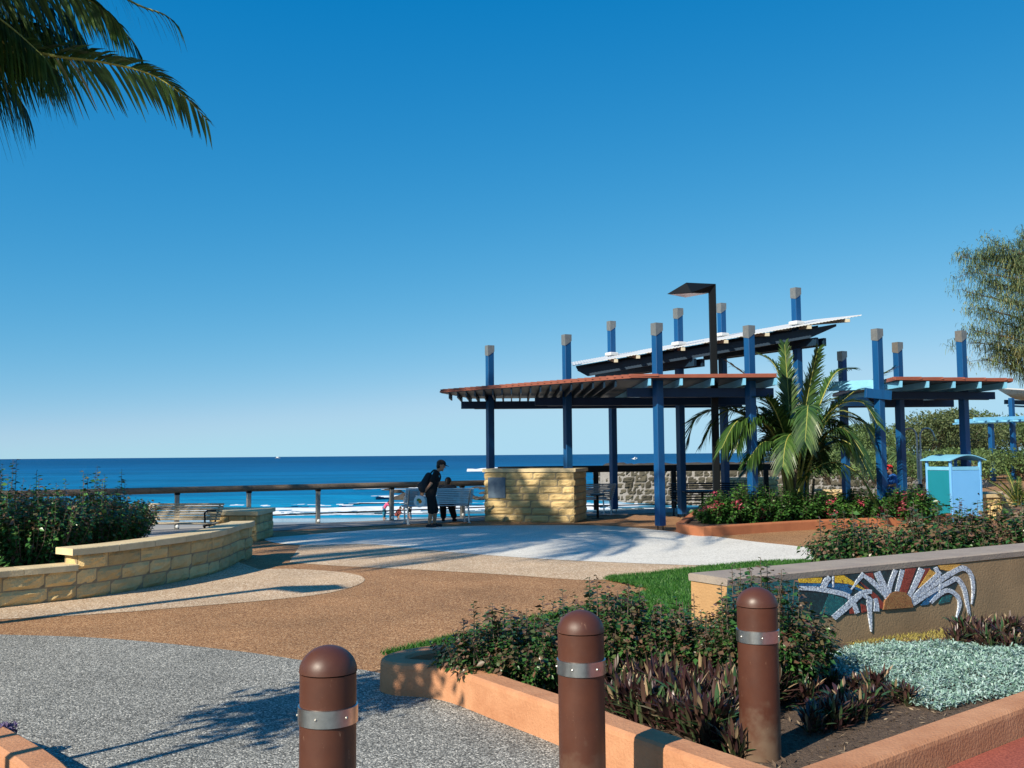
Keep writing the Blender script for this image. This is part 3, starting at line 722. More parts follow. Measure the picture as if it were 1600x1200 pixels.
a = at(1133,790,33.6); b = at(1216,790,33.9)
rect_wall('back_stone_wall', 'sunlit yellow stone wall seen between the lamp post and the palm', 'wall', [(a.x,a.y),(b.x,b.y),(b.x+.1,b.y+.4),(a.x+.1,a.y+.4)], .86)
a = at(1276,790,29.5); b = at(1330,790,29.2)
rect_wall('short_stone_wall', 'short sunlit stone wall glimpsed under the palm fronds', 'wall', [(a.x,a.y),(b.x,b.y),(b.x+.1,b.y+.4),(a.x+.1,a.y+.4)], .6)
a = at(1399,790,27.6); b = at(1462,790,27.2)
rect_wall('shower_stone_wall', 'weathered stone wall under the curved beach shower', 'wall', [(a.x,a.y),(b.x,b.y),(b.x+.1,b.y+.4),(a.x+.1,a.y+.4)], .66)
rect_wall('corner_stone_pier', 'yellow block pier just right of the blue bin hutch', 'pier', [P(1536,813), P(1566,812), P(1568,806), P(1538,806)], .63, .2, .3)
a = at(1568,800,25.6); b = at(1720,800,27.0)
rect_wall('stone_seat_wall', 'low pale stone wall behind the spiky cycad', 'wall', [(a.x,a.y),(b.x,b.y),(b.x-.1,b.y+.4),(a.x-.1,a.y+.4)], .55)

# ------------------------------------------------------------------ mosaic wall
A0 = P(1327,1010.5); A1 = P(1600,967.5); wd_ = (A1-A0).normalized(); wn = Vector((wd_.y, -wd_.x, 0))   # outward (towards the path)
# front corner: where the wall's line meets the ray column at px 1137
d_ = ray(1137, 960); t_ = (A0-EYEV).dot(wn)/d_.dot(wn); C0 = EYEV+d_*t_; C0.z = 0
WH = .69
def W3(px, py, off=0.0):
    d = ray(px, py); t = (C0+wn*off-EYEV).dot(wn)/d.dot(wn); return EYEV+d*t
mwall = thing('mosaic_wall', 'long low ochre rendered wall carrying a sunburst mosaic, beside the lawn', 'wall', C0)
mb = MB(); wlen = 7.5; th = .43
sweep(mb, [C0, C0+wd_*wlen], [(0, -.02), (0, WH-.075), (.012, WH-.06), (th-.012, WH-.06), (th, WH-.075), (th, -.02)])
part('wall_body', mb, M['wallrender'], mwall)
mb = MB(); fa = C0+wd_*.012; sweep(mb, [fa, C0+wd_*wlen], [(-.0045, -.02), (-.0045, WH-.078), (-.0005, WH-.078), (-.0005, -.02)]); part('front_shade_skin', mb, M['shaderender'], mwall)  # thin slab added to carry the darker shade tone of the front
mb = MB(); sweep(mb, [C0-wd_*.012, C0+wd_*wlen], [(-.014, WH-.062), (-.02, WH-.012), (0, WH), (th, WH), (th+.02, WH-.012), (th+.014, WH-.062)])
part('coping', mb, M['walltop'], mwall)
ZX = lambda zx, zy: (1240+zx*.1875, 880+zy*.1875)
def tile_poly(mb, pts, off, mi):
    """one mosaic patch on the wall face, 5 mm proud per layer"""
    off += .004; f = [W3(*ZX(*p)) for p in pts]; k = len(f)
    nrm = (f[1]-f[0]).cross(f[2]-f[0])
    ar = Vector((0,0,0))
    for i in range(1, k-1): ar += (f[i]-f[0]).cross(f[i+1]-f[0])
    if ar.dot(wn) < 0: f = f[::-1]
    mb.add([q+wn*.005 for q in f]+[q+wn*off for q in f], [tuple(range(k, 2*k))]+[(i, (i+1) % k, k+(i+1) % k, k+i) for i in range(k)], mi)
def ribbon(mb, pts, widths, off, mi):
    widths = [w_*.78 for w_ in widths]; s = spline([Vector((x, y, 0)) for x, y in pts], per=5); k = len(s); L_ = []; R_ = []
    for i in range(k):
        t = s[min(k-1, i+1)]-s[max(0, i-1)]; t.normalize(); nn = Vector((-t.y, t.x, 0)); f = i/(k-1)*(len(widths)-1); j = min(len(widths)-2, int(f)); w_ = widths[j]+(widths[j+1]-widths[j])*(f-j)
        L_.append(s[i]+nn*w_/2); R_.append(s[i]-nn*w_/2)
    for i in range(k-1): tile_poly(mb, [(L_[i].x, L_[i].y), (L_[i+1].x, L_[i+1].y), (R_[i+1].x, R_[i+1].y), (R_[i].x, R_[i].y)], off, mi)
mb = MB(); tl = [M[k] for k in ('tiledark','tileteal','tileblue','tileyellow','tileorange','tilemaroon','tilewhite','tilesun')]
D_, T_, B_, Y_, O_, MA, WT, SU = range(8)
tile_poly(mb, [(-560,175),(40,125),(420,95),(900,45),(1190,25),(1370,140),(1310,260),(1000,360),(720,395),(330,440),(-100,500),(-560,420)], .006, D_)
tile_poly(mb, [(-560,180),(40,130),(40,480),(-100,500),(-560,420)], .0085, T_)
tile_poly(mb, [(20,165),(420,170),(480,230),(440,300),(300,200),(20,200)], .009, B_)
tile_poly(mb, [(290,250),(430,300),(460,350),(330,440),(220,420)], .0092, T_)
tile_poly(mb, [(30,128),(230,118),(215,165),(30,160)], .0105, Y_)
tile_poly(mb, [(335,105),(410,100),(500,160),(620,240),(560,215),(440,170),(335,160)], .0108, Y_)
tile_poly(mb, [(440,160),(520,180),(625,245),(600,270),(480,200),(430,185)], .0100, B_)
tile_poly(mb, [(540,150),(690,270),(745,340),(730,380),(700,370),(640,270)], .0112, MA)
tile_poly(mb, [(590,85),(650,78),(665,150),(600,110)], .0102, MA)
tile_poly(mb, [(925,45),(1010,40),(930,255),(875,240)], .0116, MA)
tile_poly(mb, [(1080,45),(1130,40),(1010,220),(990,205)], .0104, MA)
tile_poly(mb, [(1195,18),(1385,8),(1330,45),(1290,65),(1215,50)], .0106, O_)
tile_poly(mb, [(1125,50),(1175,80),(1110,150),(1030,205)], .0110, O_)
tile_poly(mb, [(1195,220),(1190,250),(1110,345),(1050,350),(1100,290)], .0098, B_)
tile_poly(mb, [(1310,262),(1290,320),(1200,340),(1230,280)], .0096, T_)
tile_poly(mb, [(450,350),(480,355),(500,415),(460,420)], .0098, MA); tile_poly(mb, [(550,335),(590,350),(600,400),(560,412)], .0099, MA)
o = .0125
ribbon(mb, [(30,205),(200,215),(400,255),(470,300),(520,415)], [40,52,52,50,52], o, WT)
ribbon(mb, [(320,455),(420,370),(560,250),(640,235)], [60,66,62,40], o+.0012, WT)
ribbon(mb, [(560,260),(620,300),(620,340),(637,570)], [30,52,56,8], o+.002, WT)
ribbon(mb, [(670,290),(680,340),(680,400)], [36,46,58], o, WT)
ribbon(mb, [(470,220),(520,150),(575,85)], [10,32,50], o, WT)
ribbon(mb, [(560,95),(640,150),(730,240),(780,310)], [30,56,50,36], o+.0006, WT)
ribbon(mb, [(685,75),(730,170),(790,265)], [66,66,44], o+.0014, WT)
ribbon(mb, [(840,55),(800,160),(785,240)], [46,46,40], o, WT)
ribbon(mb, [(897,55),(870,160),(850,235)], [44,44,36], o, WT)
ribbon(mb, [(1060,45),(1000,180),(950,275)], [66,56,36], o, WT)
ribbon(mb, [(965,320),(1100,215),(1290,90),(1400,40),(1470,100),(1488,220),(1475,340)], [40,50,56,56,42,28,6], o+.001, WT)
ribbon(mb, [(985,345),(1130,245),(1300,150),(1350,130),(1410,210),(1440,350),(1465,470)], [30,44,44,52,44,32,6], o+.0004, WT)
ribbon(mb, [(1130,330),(1190,270),(1270,225),(1345,265),(1375,340),(1345,460)], [30,44,46,44,34,6], o+.0018, WT)
ribbon(mb, [(960,310),(1060,210),(1160,120),(1210,70)], [30,42,46,40], o+.0022, WT)
ribbon(mb, [(1170,35),(1195,90),(1210,150),(1205,260)], [44,34,26,10], o+.0028, WT)
ribbon(mb, [(320,105),(320,200)], [16,14], o, WT)
ribbon(mb, [(230,215),(260,150),(290,115)], [60,60,50], o+.0008, WT)
tile_poly(mb, [(730,385),(745,310),(790,250),(850,232),(910,240),(960,285),(980,365)], .02, SU)
part('sunburst_mosaic', mb, tl, mwall)
# low gold ground cover along its foot
gp = [P(1322,1012), P(1400,1000), P(1480,990), P(1484,1002), P(1400,1012), P(1330,1022)]
pts = scatter([(p.x, p.y) for p in gp], 2600)
o = link('groundcover', blades('groundcover', pts, .05, .014, .9, .0, M['goldcover'])); o['kind'] = 'stuff'

# ------------------------------------------------------------------ kerbs and beds
def kerb(name, path, h, w_, label, m, closed=False):
    """outer face to the right of the path"""
    mb = MB(); b = .022
    path = [Vector((p[0], p[1], 0)) for p in path]
    sweep(mb, path, [(0, -.03), (.006, h-b*1.6), (.012, h-b*.6), (b+.008, h), (w_-b, h), (w_-.004, h-b), (w_, -.03)], closed)
    return single(name, mb, m, label, 'kerb', smooth=False)
lk = spline([Vector((-.35,7.95,0)), Vector((-.62,7.86,0)), Vector((-.87,7.66,0)), Vector((-.98,7.4,0)), Vector((-.88,7.18,0)), P(690,1095), P(780,1129), P(870,1165), P(945,1200), Vector((.98,4.75,0)), Vector((1.35,4.2,0))], per=6)
kerb('garden_kerb', lk, .225, .2, 'apricot concrete kerb curving round the shrub bed behind the middle bollard', M['kerb'])
rk = [Vector((1.35,4.45,0))]+[P(1480,1200), P(1600,1151)]
dr_ = (rk[2]-rk[1]).normalized(); rk = [rk[1]-dr_*1.25, rk[1], rk[2], rk[2]+dr_*3, rk[2]+dr_*9]
kerb('path_kerb', rk, .17, .2, 'straight apricot concrete kerb beside the red paving, front right', M['kerb'])
mb = MB(); bed = [(p.x, p.y) for p in [Vector((p.x+q.x*.1, p.y+q.y*.1)) for p, q in zip(lk, normals2(lk))]] + [(p.x-dr_.y*.1, p.y+dr_.x*.1) for p in rk[1:4]] + [((C0+wd_*5).x, (C0+wd_*5).y), (C0.x, C0.y), (.8, 8.1)]
mb.poly(bed, -.05, .035); struct('garden_bed', mb, M['soil'])
# mulch chips
pts = scatter(bed, 9000); n = len(pts); Cc = np.array([(x, y, .036) for x, y in pts]); Dd = unit(n); Dd[:, 2] *= .3; Nn = unit(n)*.5+np.array([0,0,1.0])
V, Q = leaves_np(Cc, Dd, Nn, rng.uniform(.02, .06, n), rng.uniform(.006, .018, n), 0, .1)
M['chips'] = leafmat("mulch_chip", [(0,(.04,.025,.018)),(.7,(.13,.09,.06)),(1,(.34,.26,.17))], .9, 0)
o = link('mulch', np_mesh('mulch', V, Q, np.tile(rng.uniform(0,1,n), 2), M['chips'])); o['kind'] = 'stuff'
ck = spline([P(-70,1108,.2), P(0,1128,.2), P(42,1149,.2), P(80,1171,.2), P(108,1192,.2), P(135,1222,.2), P(150,1260,.2)], per=5)[::-1]
ck = ck[::-1]; 
mb = MB(); sweep(mb, ck[::-1], [(0,-.03),(.006,.165),(.012,.188),(.03,.2),(.17,.2),(.195,.185),(.2,-.03)])
single('corner_kerb', mb, M['kerb'], 'curved apricot kerb of a flower bed in the bottom left corner', 'kerb')
mb = MB(); nn_ = normals2(ck[::-1]); mb.poly([(p.x+q.x*.15, p.y+q.y*.15) for p, q in zip(ck[::-1], nn_)]+[(-6, 7.0), (-6, 4.0)], -.05, .1); struct('corner_bed', mb, M['soil'])
pk = [Vector((4.9,27.2,0)), Vector((4.55,25.6,0))] + S([(1056,831),(1064,834),(1082,837),(1112,838),(1200,832),(1300,826),(1400,822),(1478,818)], per=4) + [Vector((11.3,25.0,0)), Vector((11.0,27.4,0))]
kerb('palm_bed_kerb', pk, .2, .2, 'orange concrete kerb round the flowering palm bed by the pavilion', M['kerb_orange'])
mb = MB(); mb.poly([(p.x+q.x*.1, p.y+q.y*.1) for p, q in zip(pk, normals2(pk))], -.05, .14); struct('palm_bed', mb, M['soil'])

# ------------------------------------------------------------------ bollards
prof = [(.11,-.02),(.11,.845)]+[(.113*math.cos(t), .85+.1*math.sin(t)) for t in np.linspace(.0, math.pi/2-.02, 10)]
def bollard(label, loc, rz):
    r = thing('bollard', label, 'bollard', loc, 'brown bollards along the kerb'); L = Vector(loc)
    mb = MB(); mb.lathe(prof[:2], L, 40); mb.lathe(prof[2:], L, 40); part('post', mb, M['bollard'], r, True)
    mb = MB(); mb.lathe([(.1105,.655),(.1165,.657),(.1165,.722),(.1105,.724)], L, 48); b = part('reflective_band', mb, M['steel'], r, True)
    for k in range(6):
        a = rz+k*math.pi/3; mb = MB(); mb.ell(L+Vector((.117*math.cos(a), .117*math.sin(a), .69)), (.006,.006,.006), n=8); part('rivet', mb, M['galv'], b, True)
    return r
def bpos(px, ytop, Y): q = at(px, ytop, Y); return (q.x, q.y, q.z-.95)
bollard('nearest brown bollard with a steel band, standing on the grey pebble paving', (*P(513,1008+0,.95)[:2], 0), .3)
bollard('brown bollard standing outside the apricot kerb, between the other two', (*P(907,953,.95)[:2], 0), .1)
bollard('brown bollard standing inside the bed among the maroon plants', (*P(1182,917,.95)[:2], 0), .5)

# ------------------------------------------------------------------ promenade railing
rl = thing('promenade_railing', 'timber topped railing on grey posts along the sea edge', 'railing', (RA.x, RA.y, 0))
a, b = RA-rd*14, RB+rd*1.3
mb = MB(); k = 10
for i in range(k):
    p, q = a.lerp(b, i/k), a.lerp(b, (i+1)/k); mb.tube([p+rd*.004-Vector((0,0,.075)), q-rd*.004-Vector((0,0,.075))], .078, 12, r=random.random())
part('top_rail', mb, M['timber'], rl)
mb = MB(); mb.tube([a+Vector((0,0,-.74)), b+Vector((0,0,-.74))], .016, 6); part('lower_rail', mb, M['darkrail'], rl)
pp = [rail_at(px) for px in (277,389,497,612,722)]; stp = (pp[4]-pp[0])/4
for i in range(-5, 5):
    q = pp[0]+stp*i if i < 0 else pp[i]
    mb = MB(); mb.box(q+Vector((0,0,.4)), (.1,.1,.84), Matrix.Rotation(math.atan2(rd.y, rd.x), 3, 'Z'), 0, .01); po = part('post', mb, M['postgrey'], rl)
    mb = MB(); mb.box(q+Vector((0,0,.845)), (.12,.12,.06), Matrix.Rotation(math.atan2(rd.y, rd.x), 3, 'Z'), 0, .01); part('collar', mb, M['black'], po)
    mb = MB(); mb.ell(q-rn*.06+Vector((0,0,.08)), (.045,.03,.045)); part('base_light', mb, M['lens'], po, True)
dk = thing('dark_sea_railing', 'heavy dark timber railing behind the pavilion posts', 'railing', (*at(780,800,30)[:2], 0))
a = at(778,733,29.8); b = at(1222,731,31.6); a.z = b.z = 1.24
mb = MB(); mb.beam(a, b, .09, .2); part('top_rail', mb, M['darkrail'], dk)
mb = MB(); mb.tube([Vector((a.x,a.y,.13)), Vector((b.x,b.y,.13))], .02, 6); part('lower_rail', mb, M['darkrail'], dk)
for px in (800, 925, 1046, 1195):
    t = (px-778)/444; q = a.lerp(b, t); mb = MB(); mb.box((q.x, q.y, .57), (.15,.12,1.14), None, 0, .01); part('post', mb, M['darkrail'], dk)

# ------------------------------------------------------------------ the pavilion
pav = thing('pavilion', 'open timber pavilion with tall blue posts, red corrugated roofs and a higher white skillion roof', 'pavilion', (4.4,25,0))
RZ = Matrix.Rotation(R(28), 3, 'Z')
posts = {}
def pav_post(key, px, ytop, Y, z0=.1, wd=.178):
    top = at(px, ytop, Y); b = Vector((top.x, top.y, 0)); H = top.z; posts[key] = b
    mb = MB(); mb.box(b+Vector((0,0,(z0+H-.1)/2)), (wd, wd, H-.1-z0), RZ, 0, .008); po = part('post', mb, M['blue'], pav)
    mb = MB(); w2 = wd/2+.009; vs = []
    for z, tag_ in ((0, 0), (1, 1)):
        for (x, y) in ((-1,-1),(1,-1),(1,1),(-1,1)):
            zz = H if z else H-.3+(.13 if x > 0 else 0)+(.0 if y < 0 else .04)
            vs.append(b+RZ @ Vector((x*w2, y*w2, 0))+Vector((0,0,zz)))
    mb.add(vs, [(3,2,1,0),(4,5,6,7),(0,1,5,4),(1,2,6,5),(2,3,7,6),(3,0,4,7)]); part('post_cap', mb, M['galv'], po)
    for s in (-1, 1):
        mb = MB(); mb.tube([b+RZ @ Vector((s*.07, 0, -.02)), b+RZ @ Vector((s*.07, 0, z0+.03))], .012, 6); part('base_pin', mb, M['black'], po)
for q in (('a',765,540,27.2),('b',885,523,25.75),('c',955,502,28.9),('d',1026,505,22.15),('e',1059.5,482,26.3),('f',1127,474,28),('g',1170,509,22.5),('h',1243,450,25.5),('i',1315.5,549,28.4),('j',1370,514,23.4),('k',1402,535,26.1),('l',1501,517,24.9)): pav_post(*q)
ZR = 3.38
L0, L1, L2 = P(687,610,ZR), P(985,586.5,ZR), P(1213,585.5,ZR)
roofA = [L0, L1, L2, Vector((6.5,28.6,ZR)), Vector((-1.2,28.6,ZR))]
W0, W1 = P(1398,590,ZR), P(1582,592.5,ZR)
roofB = [W0, W1, Vector((12.7,29.2,ZR)), Vector((9.4,29.2,ZR))]
def xspan(poly, y):
    xs = []
    for i in range(len(poly)):
        p, q = poly[i], poly[(i+1) % len(poly)]
        if (p.y > y) != (q.y > y): xs.append(p.x+(q.x-p.x)*(y-p.y)/(q.y-p.y))
    return (min(xs), max(xs)) if len(xs) >= 2 else None
def yspan(poly, x):
    s = xspan([Vector((p.y, p.x, 0)) for p in poly], x); return s
def red_roof(poly, name):
    mb = MB(); mb.poly([(p.x, p.y) for p in poly], ZR-.06, ZR-.02)
    ml = MB(); cx_ = sum((p for p in poly), Vector())/len(poly); ml.poly([(p.x+(cx_.x-p.x)*.008, p.y+(cx_.y-p.y)*.008) for p in poly], ZR-.074, ZR-.0605); part('underside_shade', ml, M['navy'], pav)  # dark sheet added below, painting in the shade of the roof underside
    y = min(p.y for p in poly)+.03; ym = max(p.y for p in poly)
    while y < ym:
        s = xspan(poly, y)
        if s and s[1]-s[0] > .2:
            x0, x1 = s; w_ = .05
            vs = [(x0, y-w_, ZR-.021), (x0, y-w_*.5, ZR+.03), (x0, y+w_*.5, ZR+.03), (x0, y+w_, ZR-.021), (x1, y-w_, ZR-.021), (x1, y-w_*.5, ZR+.03), (x1, y+w_*.5, ZR+.03), (x1, y+w_, ZR-.021)]
            mb.add(vs, [(0,1,2,3),(7,6,5,4),(0,4,5,1),(1,5,6,2),(2,6,7,3)])
        y += .15
    p, q = (poly[1], poly[2]) if len(poly) == 5 else (poly[0], poly[1])
    d = (q-p).normalized(); n_ = Vector((d.y, -d.x, 0)); mb.beam(p+n_*.01+Vector((0,0,-.02)), q+n_*.01+Vector((0,0,-.02)), .03, .075, r=.5)
    part(name, mb, M['redroof'], pav)
    x = (poly[1].x-4.4 if len(poly) == 5 else poly[0].x+.15)
    xe = max(p.x for p in poly)
    if len(poly) == 5:
        xs = []; x0 = at(1026, 600, 22).x; x = x0-.69*7
    else: x0 = x
    while x < xe-.05:
        s = yspan(poly, x)
        if s and s[1]-s[0] > .5:
            diag = len(poly) == 5 and x < poly[1].x-.05
            y0, y1 = s[0]-.03+(.12 if diag else 0), s[1]-.1; w_ = .035 if diag else .06; zt, zb = ZR-.076, ZR-.22
            vs = [(x-w_/2,y0,zt),(x+w_/2,y0,zt),(x+w_/2,y0+.02,zb),(x-w_/2,y0+.02,zb),(x-w_/2,y1,zt),(x+w_/2,y1,zt),(x+w_/2,y1,zb),(x-w_/2,y1,zb)]
            mb = MB(); mb.add(vs, [(3,2,1,0),(4,5,6,7),(0,1,5,4),(1,2,6,5),(2,3,7,6),(3,0,4,7)]); part('rafter', mb, M['navy' if diag else 'paleblue'], pav)  # rafters at the diagonal edge coloured dark to paint in roof shade
        x += .23 if len(poly) == 5 and x < poly[1].x-.3 else .69
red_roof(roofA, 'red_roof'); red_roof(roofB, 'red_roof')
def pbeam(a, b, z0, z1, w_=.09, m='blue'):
    mb = MB(); mb.beam(Vector((a[0], a[1], (z0+z1)/2)), Vector((b[0], b[1], (z0+z1)/2)), w_, z1-z0); part('beam', mb, M['shadedblue' if m == 'blue' else m], pav)
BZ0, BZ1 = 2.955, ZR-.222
def beam_row(px, Y, xe, slope, off):
    a = at(px, 620, Y); y = lambda x: a.y+(x-a.x)*slope
    pbeam((a.x, a.y+off), (xe, y(xe)+off), BZ0, BZ1); pbeam((a.x+.35, a.y+off+.3), (xe, y(xe)+off), BZ0, BZ1)
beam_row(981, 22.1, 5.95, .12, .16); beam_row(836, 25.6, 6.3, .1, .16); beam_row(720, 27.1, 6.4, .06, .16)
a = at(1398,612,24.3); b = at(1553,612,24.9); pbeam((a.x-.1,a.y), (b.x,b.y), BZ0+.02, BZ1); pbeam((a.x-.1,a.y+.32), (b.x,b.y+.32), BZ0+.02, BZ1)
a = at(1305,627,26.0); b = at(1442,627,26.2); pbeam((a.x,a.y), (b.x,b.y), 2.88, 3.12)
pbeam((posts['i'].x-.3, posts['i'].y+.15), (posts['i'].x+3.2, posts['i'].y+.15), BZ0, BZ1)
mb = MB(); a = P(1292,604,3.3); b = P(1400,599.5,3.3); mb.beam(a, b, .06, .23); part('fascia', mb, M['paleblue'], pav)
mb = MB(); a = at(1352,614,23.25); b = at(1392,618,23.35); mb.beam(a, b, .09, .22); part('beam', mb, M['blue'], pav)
# upper skillion
o3 = posts['c']; ev = Vector((.863,.505)); 
zs = lambda x, y: 4.49+.2*((x-o3.x)*.863+(y-o3.y)*.505)
def up(px, Y, dx=0, dy=0):
    q = at(px, 600, Y); return Vector((q.x+dx, q.y+dy, zs(q.x+dx, q.y+dy)))
UA = up(895, 26.1); UD = up(1350, 24.15); off = Vector((.25, 4.7)); 
UB = Vector((UA.x+off.x, UA.y+off.y, zs(UA.x+off.x, UA.y+off.y))); UC = Vector((UD.x+off.x, UD.y+off.y, zs(UD.x+off.x, UD.y+off.y)))
mb = MB(); nn = 90; vs = []
for i in range(nn*2+1):
    t = i/(nn*2); h = .006*math.cos(i*math.pi); 
    for (p, q) in ((UA, UD), (UB, UC)): r_ = p.lerp(q, t); vs.append(r_+Vector((0,0,.045+h))); vs.append(r_+Vector((0,0,.03+h)))
k = nn*2+1
fs = []
for i in range(k-1):
    a = i*4; b = a+4; fs += [(a, b, b+2, a+2), (a+1, a+3, b+3, b+1), (a, a+1, b+1, b), (a+2, b+2, b+3, a+3)]
fs += [(0,2,3,1), ((k-1)*4, (k-1)*4+1, (k-1)*4+3, (k-1)*4+2)]
mb.add(vs, fs); part('white_roof', mb, M['whiteroof'], pav)
for i, px in enumerate((968, 1003, 1035, 1071, 1137, 1204, 1268, 1331)):
    t = [.16,.24,.32,.40,.55,.69,.83,.955][i]; p = UA.lerp(UD, t)+Vector((0,0,-.035)); q = UB.lerp(UC, t)+Vector((0,0,-.035))
    mb = MB(); mb.beam(p-(q-p).normalized()*.02, q, .1, .085); part('purlin', mb, M['cream'], pav)
for f in (.075, .45, .85):
    p = UA.lerp(UB, f).lerp(UD.lerp(UC, f), .02); q = UA.lerp(UB, f).lerp(UD.lerp(UC, f), .93)
    d = Vector((0,0,-.2)); mb = MB()
    s_ = Vector((-(q-p).y, (q-p).x, 0)).normalized()*.045; p2 = p.lerp(q, .04); q2 = p.lerp(q, .90)
    t0 = Vector((0,0,-.085)); t1 = Vector((0,0,-.32))
    vs = [p+t0-s_, q+t0-s_, q+t0*1.6-s_, q2+t1-s_, p2+t1-s_, p+t0*1.6-s_]; vs += [v+s_*2 for v in vs]
    mb.add(vs, [(0,1,2,3,4,5),(11,10,9,8,7,6)]+[(i, i+6, (i+1) % 6+6, (i+1) % 6) for i in range(6)]); part('rafter', mb, M['navy'], pav)
uu = (posts['e']-posts['c']).normalized()
for (p, q) in ((posts['c'], posts['e']), (posts['f'], posts['h'])):
    for s in (-.14, .14):
        sv = Vector((-uu.y, uu.x, 0))*s; a = p-uu*.6+sv; b = q+uu*.8+sv; z = min(zs(p.x, p.y), zs(q.x, q.y))-.36
        pbeam(a, b, z-.2, z, .09, 'navy')
for key in 'cefh':
    p = posts[key]; z = zs(p.x, p.y); mb = MB(); mb.box((p.x, p.y, z+.1), (.3,.3,.1), RZ, 0, .03); part('flashing', mb, M['whiteroof'], pav)

# ------------------------------------------------------------------ street lamps
def lamp(label, loc, rz, flip=0):
    r = thing('street_lamp', label, 'lamp', (0,0,0), 'black street lamps'); H = 5.55
    mb = MB(); mb.box((0,0,H/2), (.16,.12,H), None, 0, .012); part('pole', mb, M['black'], r)
    mb = MB(); mb.box((0,0,.02), (.34,.34,.04), None, 0, .008); part('base_plate', mb, M['black'], r)
    mb = MB(); v = [(.08,-.06,H+.0),(.08,.06,H),(-.62,-.1,H+.03),(-.62,.1,H+.03),(-1.06,0,H-.22),(-.56,-.37,H-.25),(-.56,.37,H-.25),(-.08,-.06,H-.2),(-.08,.06,H-.2)]
    mb.add(v, [(0,1,3,2),(2,3,4),(2,4,5),(3,6,4),(0,2,5,7),(1,8,6,3),(4,6,8,7,5),(0,7,8,1)]); hd = part('lamp_head', mb, M['black'], r)
    mb = MB(); mb.add([(-.98,0,H-.232),(-.56,-.33,H-.256),(-.16,-.03,H-.222),(-.16,.03,H-.222),(-.56,.33,H-.256)], [(0,4,3,2,1)]); part('lens', mb, M['lens'], hd)
    r.location = loc; r.rotation_euler = (0,0,rz); return r
q = at(1116,600,23.2); lamp('black street lamp with an angular flat head standing in the palm bed before the pavilion', (q.x, q.y, .1), 0)
# its twin, out of the picture to the left, throws the thin shadow across the beige path
tip = P(442, 918); sh = 5.5/math.tan(SUN_EL); lamp('black street lamp standing left of the curved planter', (tip.x-math.sin(SUN_AZ)*sh, tip.y-math.cos(SUN_AZ)*sh, 0), math.pi+.05)
# ------------------------------------------------------------------ benches and tables (built facing +y, then turned)
def bench(label, loc, rz, m, length=1.8, frame=None, slats=8, seatz=.44, topz=.86, group='slatted benches'):
    frame = frame or m
    r = thing('bench', label, 'bench', (0,0,0), group)
    back = []; n = slats
    for i in range(n):
        t = i/(n-1); back.append((-.02-.2*t**1.3-.02*math.sin(t*3), seatz+.06+(topz-seatz-.06)*t))
    mb = MB()
    for (y, z) in back: mb.box((0,y-.03,z), (length,.022,.038), Matrix.Rotation(-.2, 3, 'X'), 0, .006)
    part('backrest', mb, M[m], r)
    mb = MB()
    for i in range(7): mb.box((0,.02+i*.068,seatz-.012*math.sin(i/6*math.pi)+(.01*i/6)), (length,.05,.025), None, 0, .006)
    part('seat', mb, M[m], r)
    for s in (-1, 1):
        x = s*(length/2-.09); mb = MB()
        mb.tube([(x,.36,0),(x,.38,.22),(x,.42,seatz-.03)], .022, 8); mb.tube([(x,-.12,0),(x,-.06,.22),(x,-.02,seatz-.03)], .022, 8)
        mb.beam((x,-.04,seatz-.035), (x,.46,seatz-.03), .035, .03); mb.box((x,.36,.012), (.07,.1,.024), None, 0, .005); mb.box((x,-.12,.012), (.07,.1,.024), None, 0, .005)
        part('leg', mb, M[frame], r)
        mb = MB(); mb.tube([(x,.4,seatz),(x,.42,seatz+.2),(x,.3,seatz+.235),(x,-.06,seatz+.22)], .018, 8); part('armrest', mb, M[frame], r)
        mb = MB(); mb.tube([(x,-.03,seatz-.02)]+[(x,y-.055,z) for y, z in back], .018, 8); part('back_support', mb, M[frame], r)
    r.location = loc; r.rotation_euler = (0,0,rz); return r
ra = math.atan2(rd.y, rd.x)
q0, q1 = P(637,818), P(732,814); mid = (q0+q1)/2; q = at((637+732)/2, 816, 24.9)
bx = Vector((q.x, q.y, 0))
bench('silver slatted bench facing the sea behind the stooping man', bx, math.atan2((P(732,814)-P(637,818)).y, (P(732,814)-P(637,818)).x)*.6, 'silver', 1.72, slats=9)
q = at(262,830,18.9); bench('pale slatted seat half hidden by the hedge, next to the low pier', (q.x, q.y, .0), math.pi-.12, 'palewood', 2.0, 'black', 7, .47, .8)
q = at(933,800,27.6); bench('silver bench partly hidden behind the right end of the cream stone wall', (q.x-.25, q.y, 0), .35, 'silver', 1.5, slats=8)
q = at(1108,790,27.2); bench('dark slatted bench in the pavilion shade behind the lamp post', (q.x, q.y, 0), math.pi+.1, 'navy', 2.1, slats=7)
def table(label, loc, tl, h):
    r = thing('table', label, 'table', loc, 'pedestal tables'); L = Vector(loc); mb = MB(); mb.box(L+Vector((0,0,h)), (tl,.5,.035), None, 0, .008); part('table_top', mb, M['navy'], r)
    mb = MB(); mb.tube([L, L+Vector((0,0,h-.02))], .035, 10); part('pedestal', mb, M['black'], r); mb = MB(); mb.lathe([(.16,0),(.16,.015)], L, 20); part('foot', mb, M['black'], r)
q = at(934,803,26.4); table('small dark pedestal table beside the cream stone wall', (q.x, q.y, 0), .36, .62)
q = at(1098,800,26.0); table('dark pedestal table in front of the dark slatted bench', (q.x, q.y, 0), 1.0, .7)
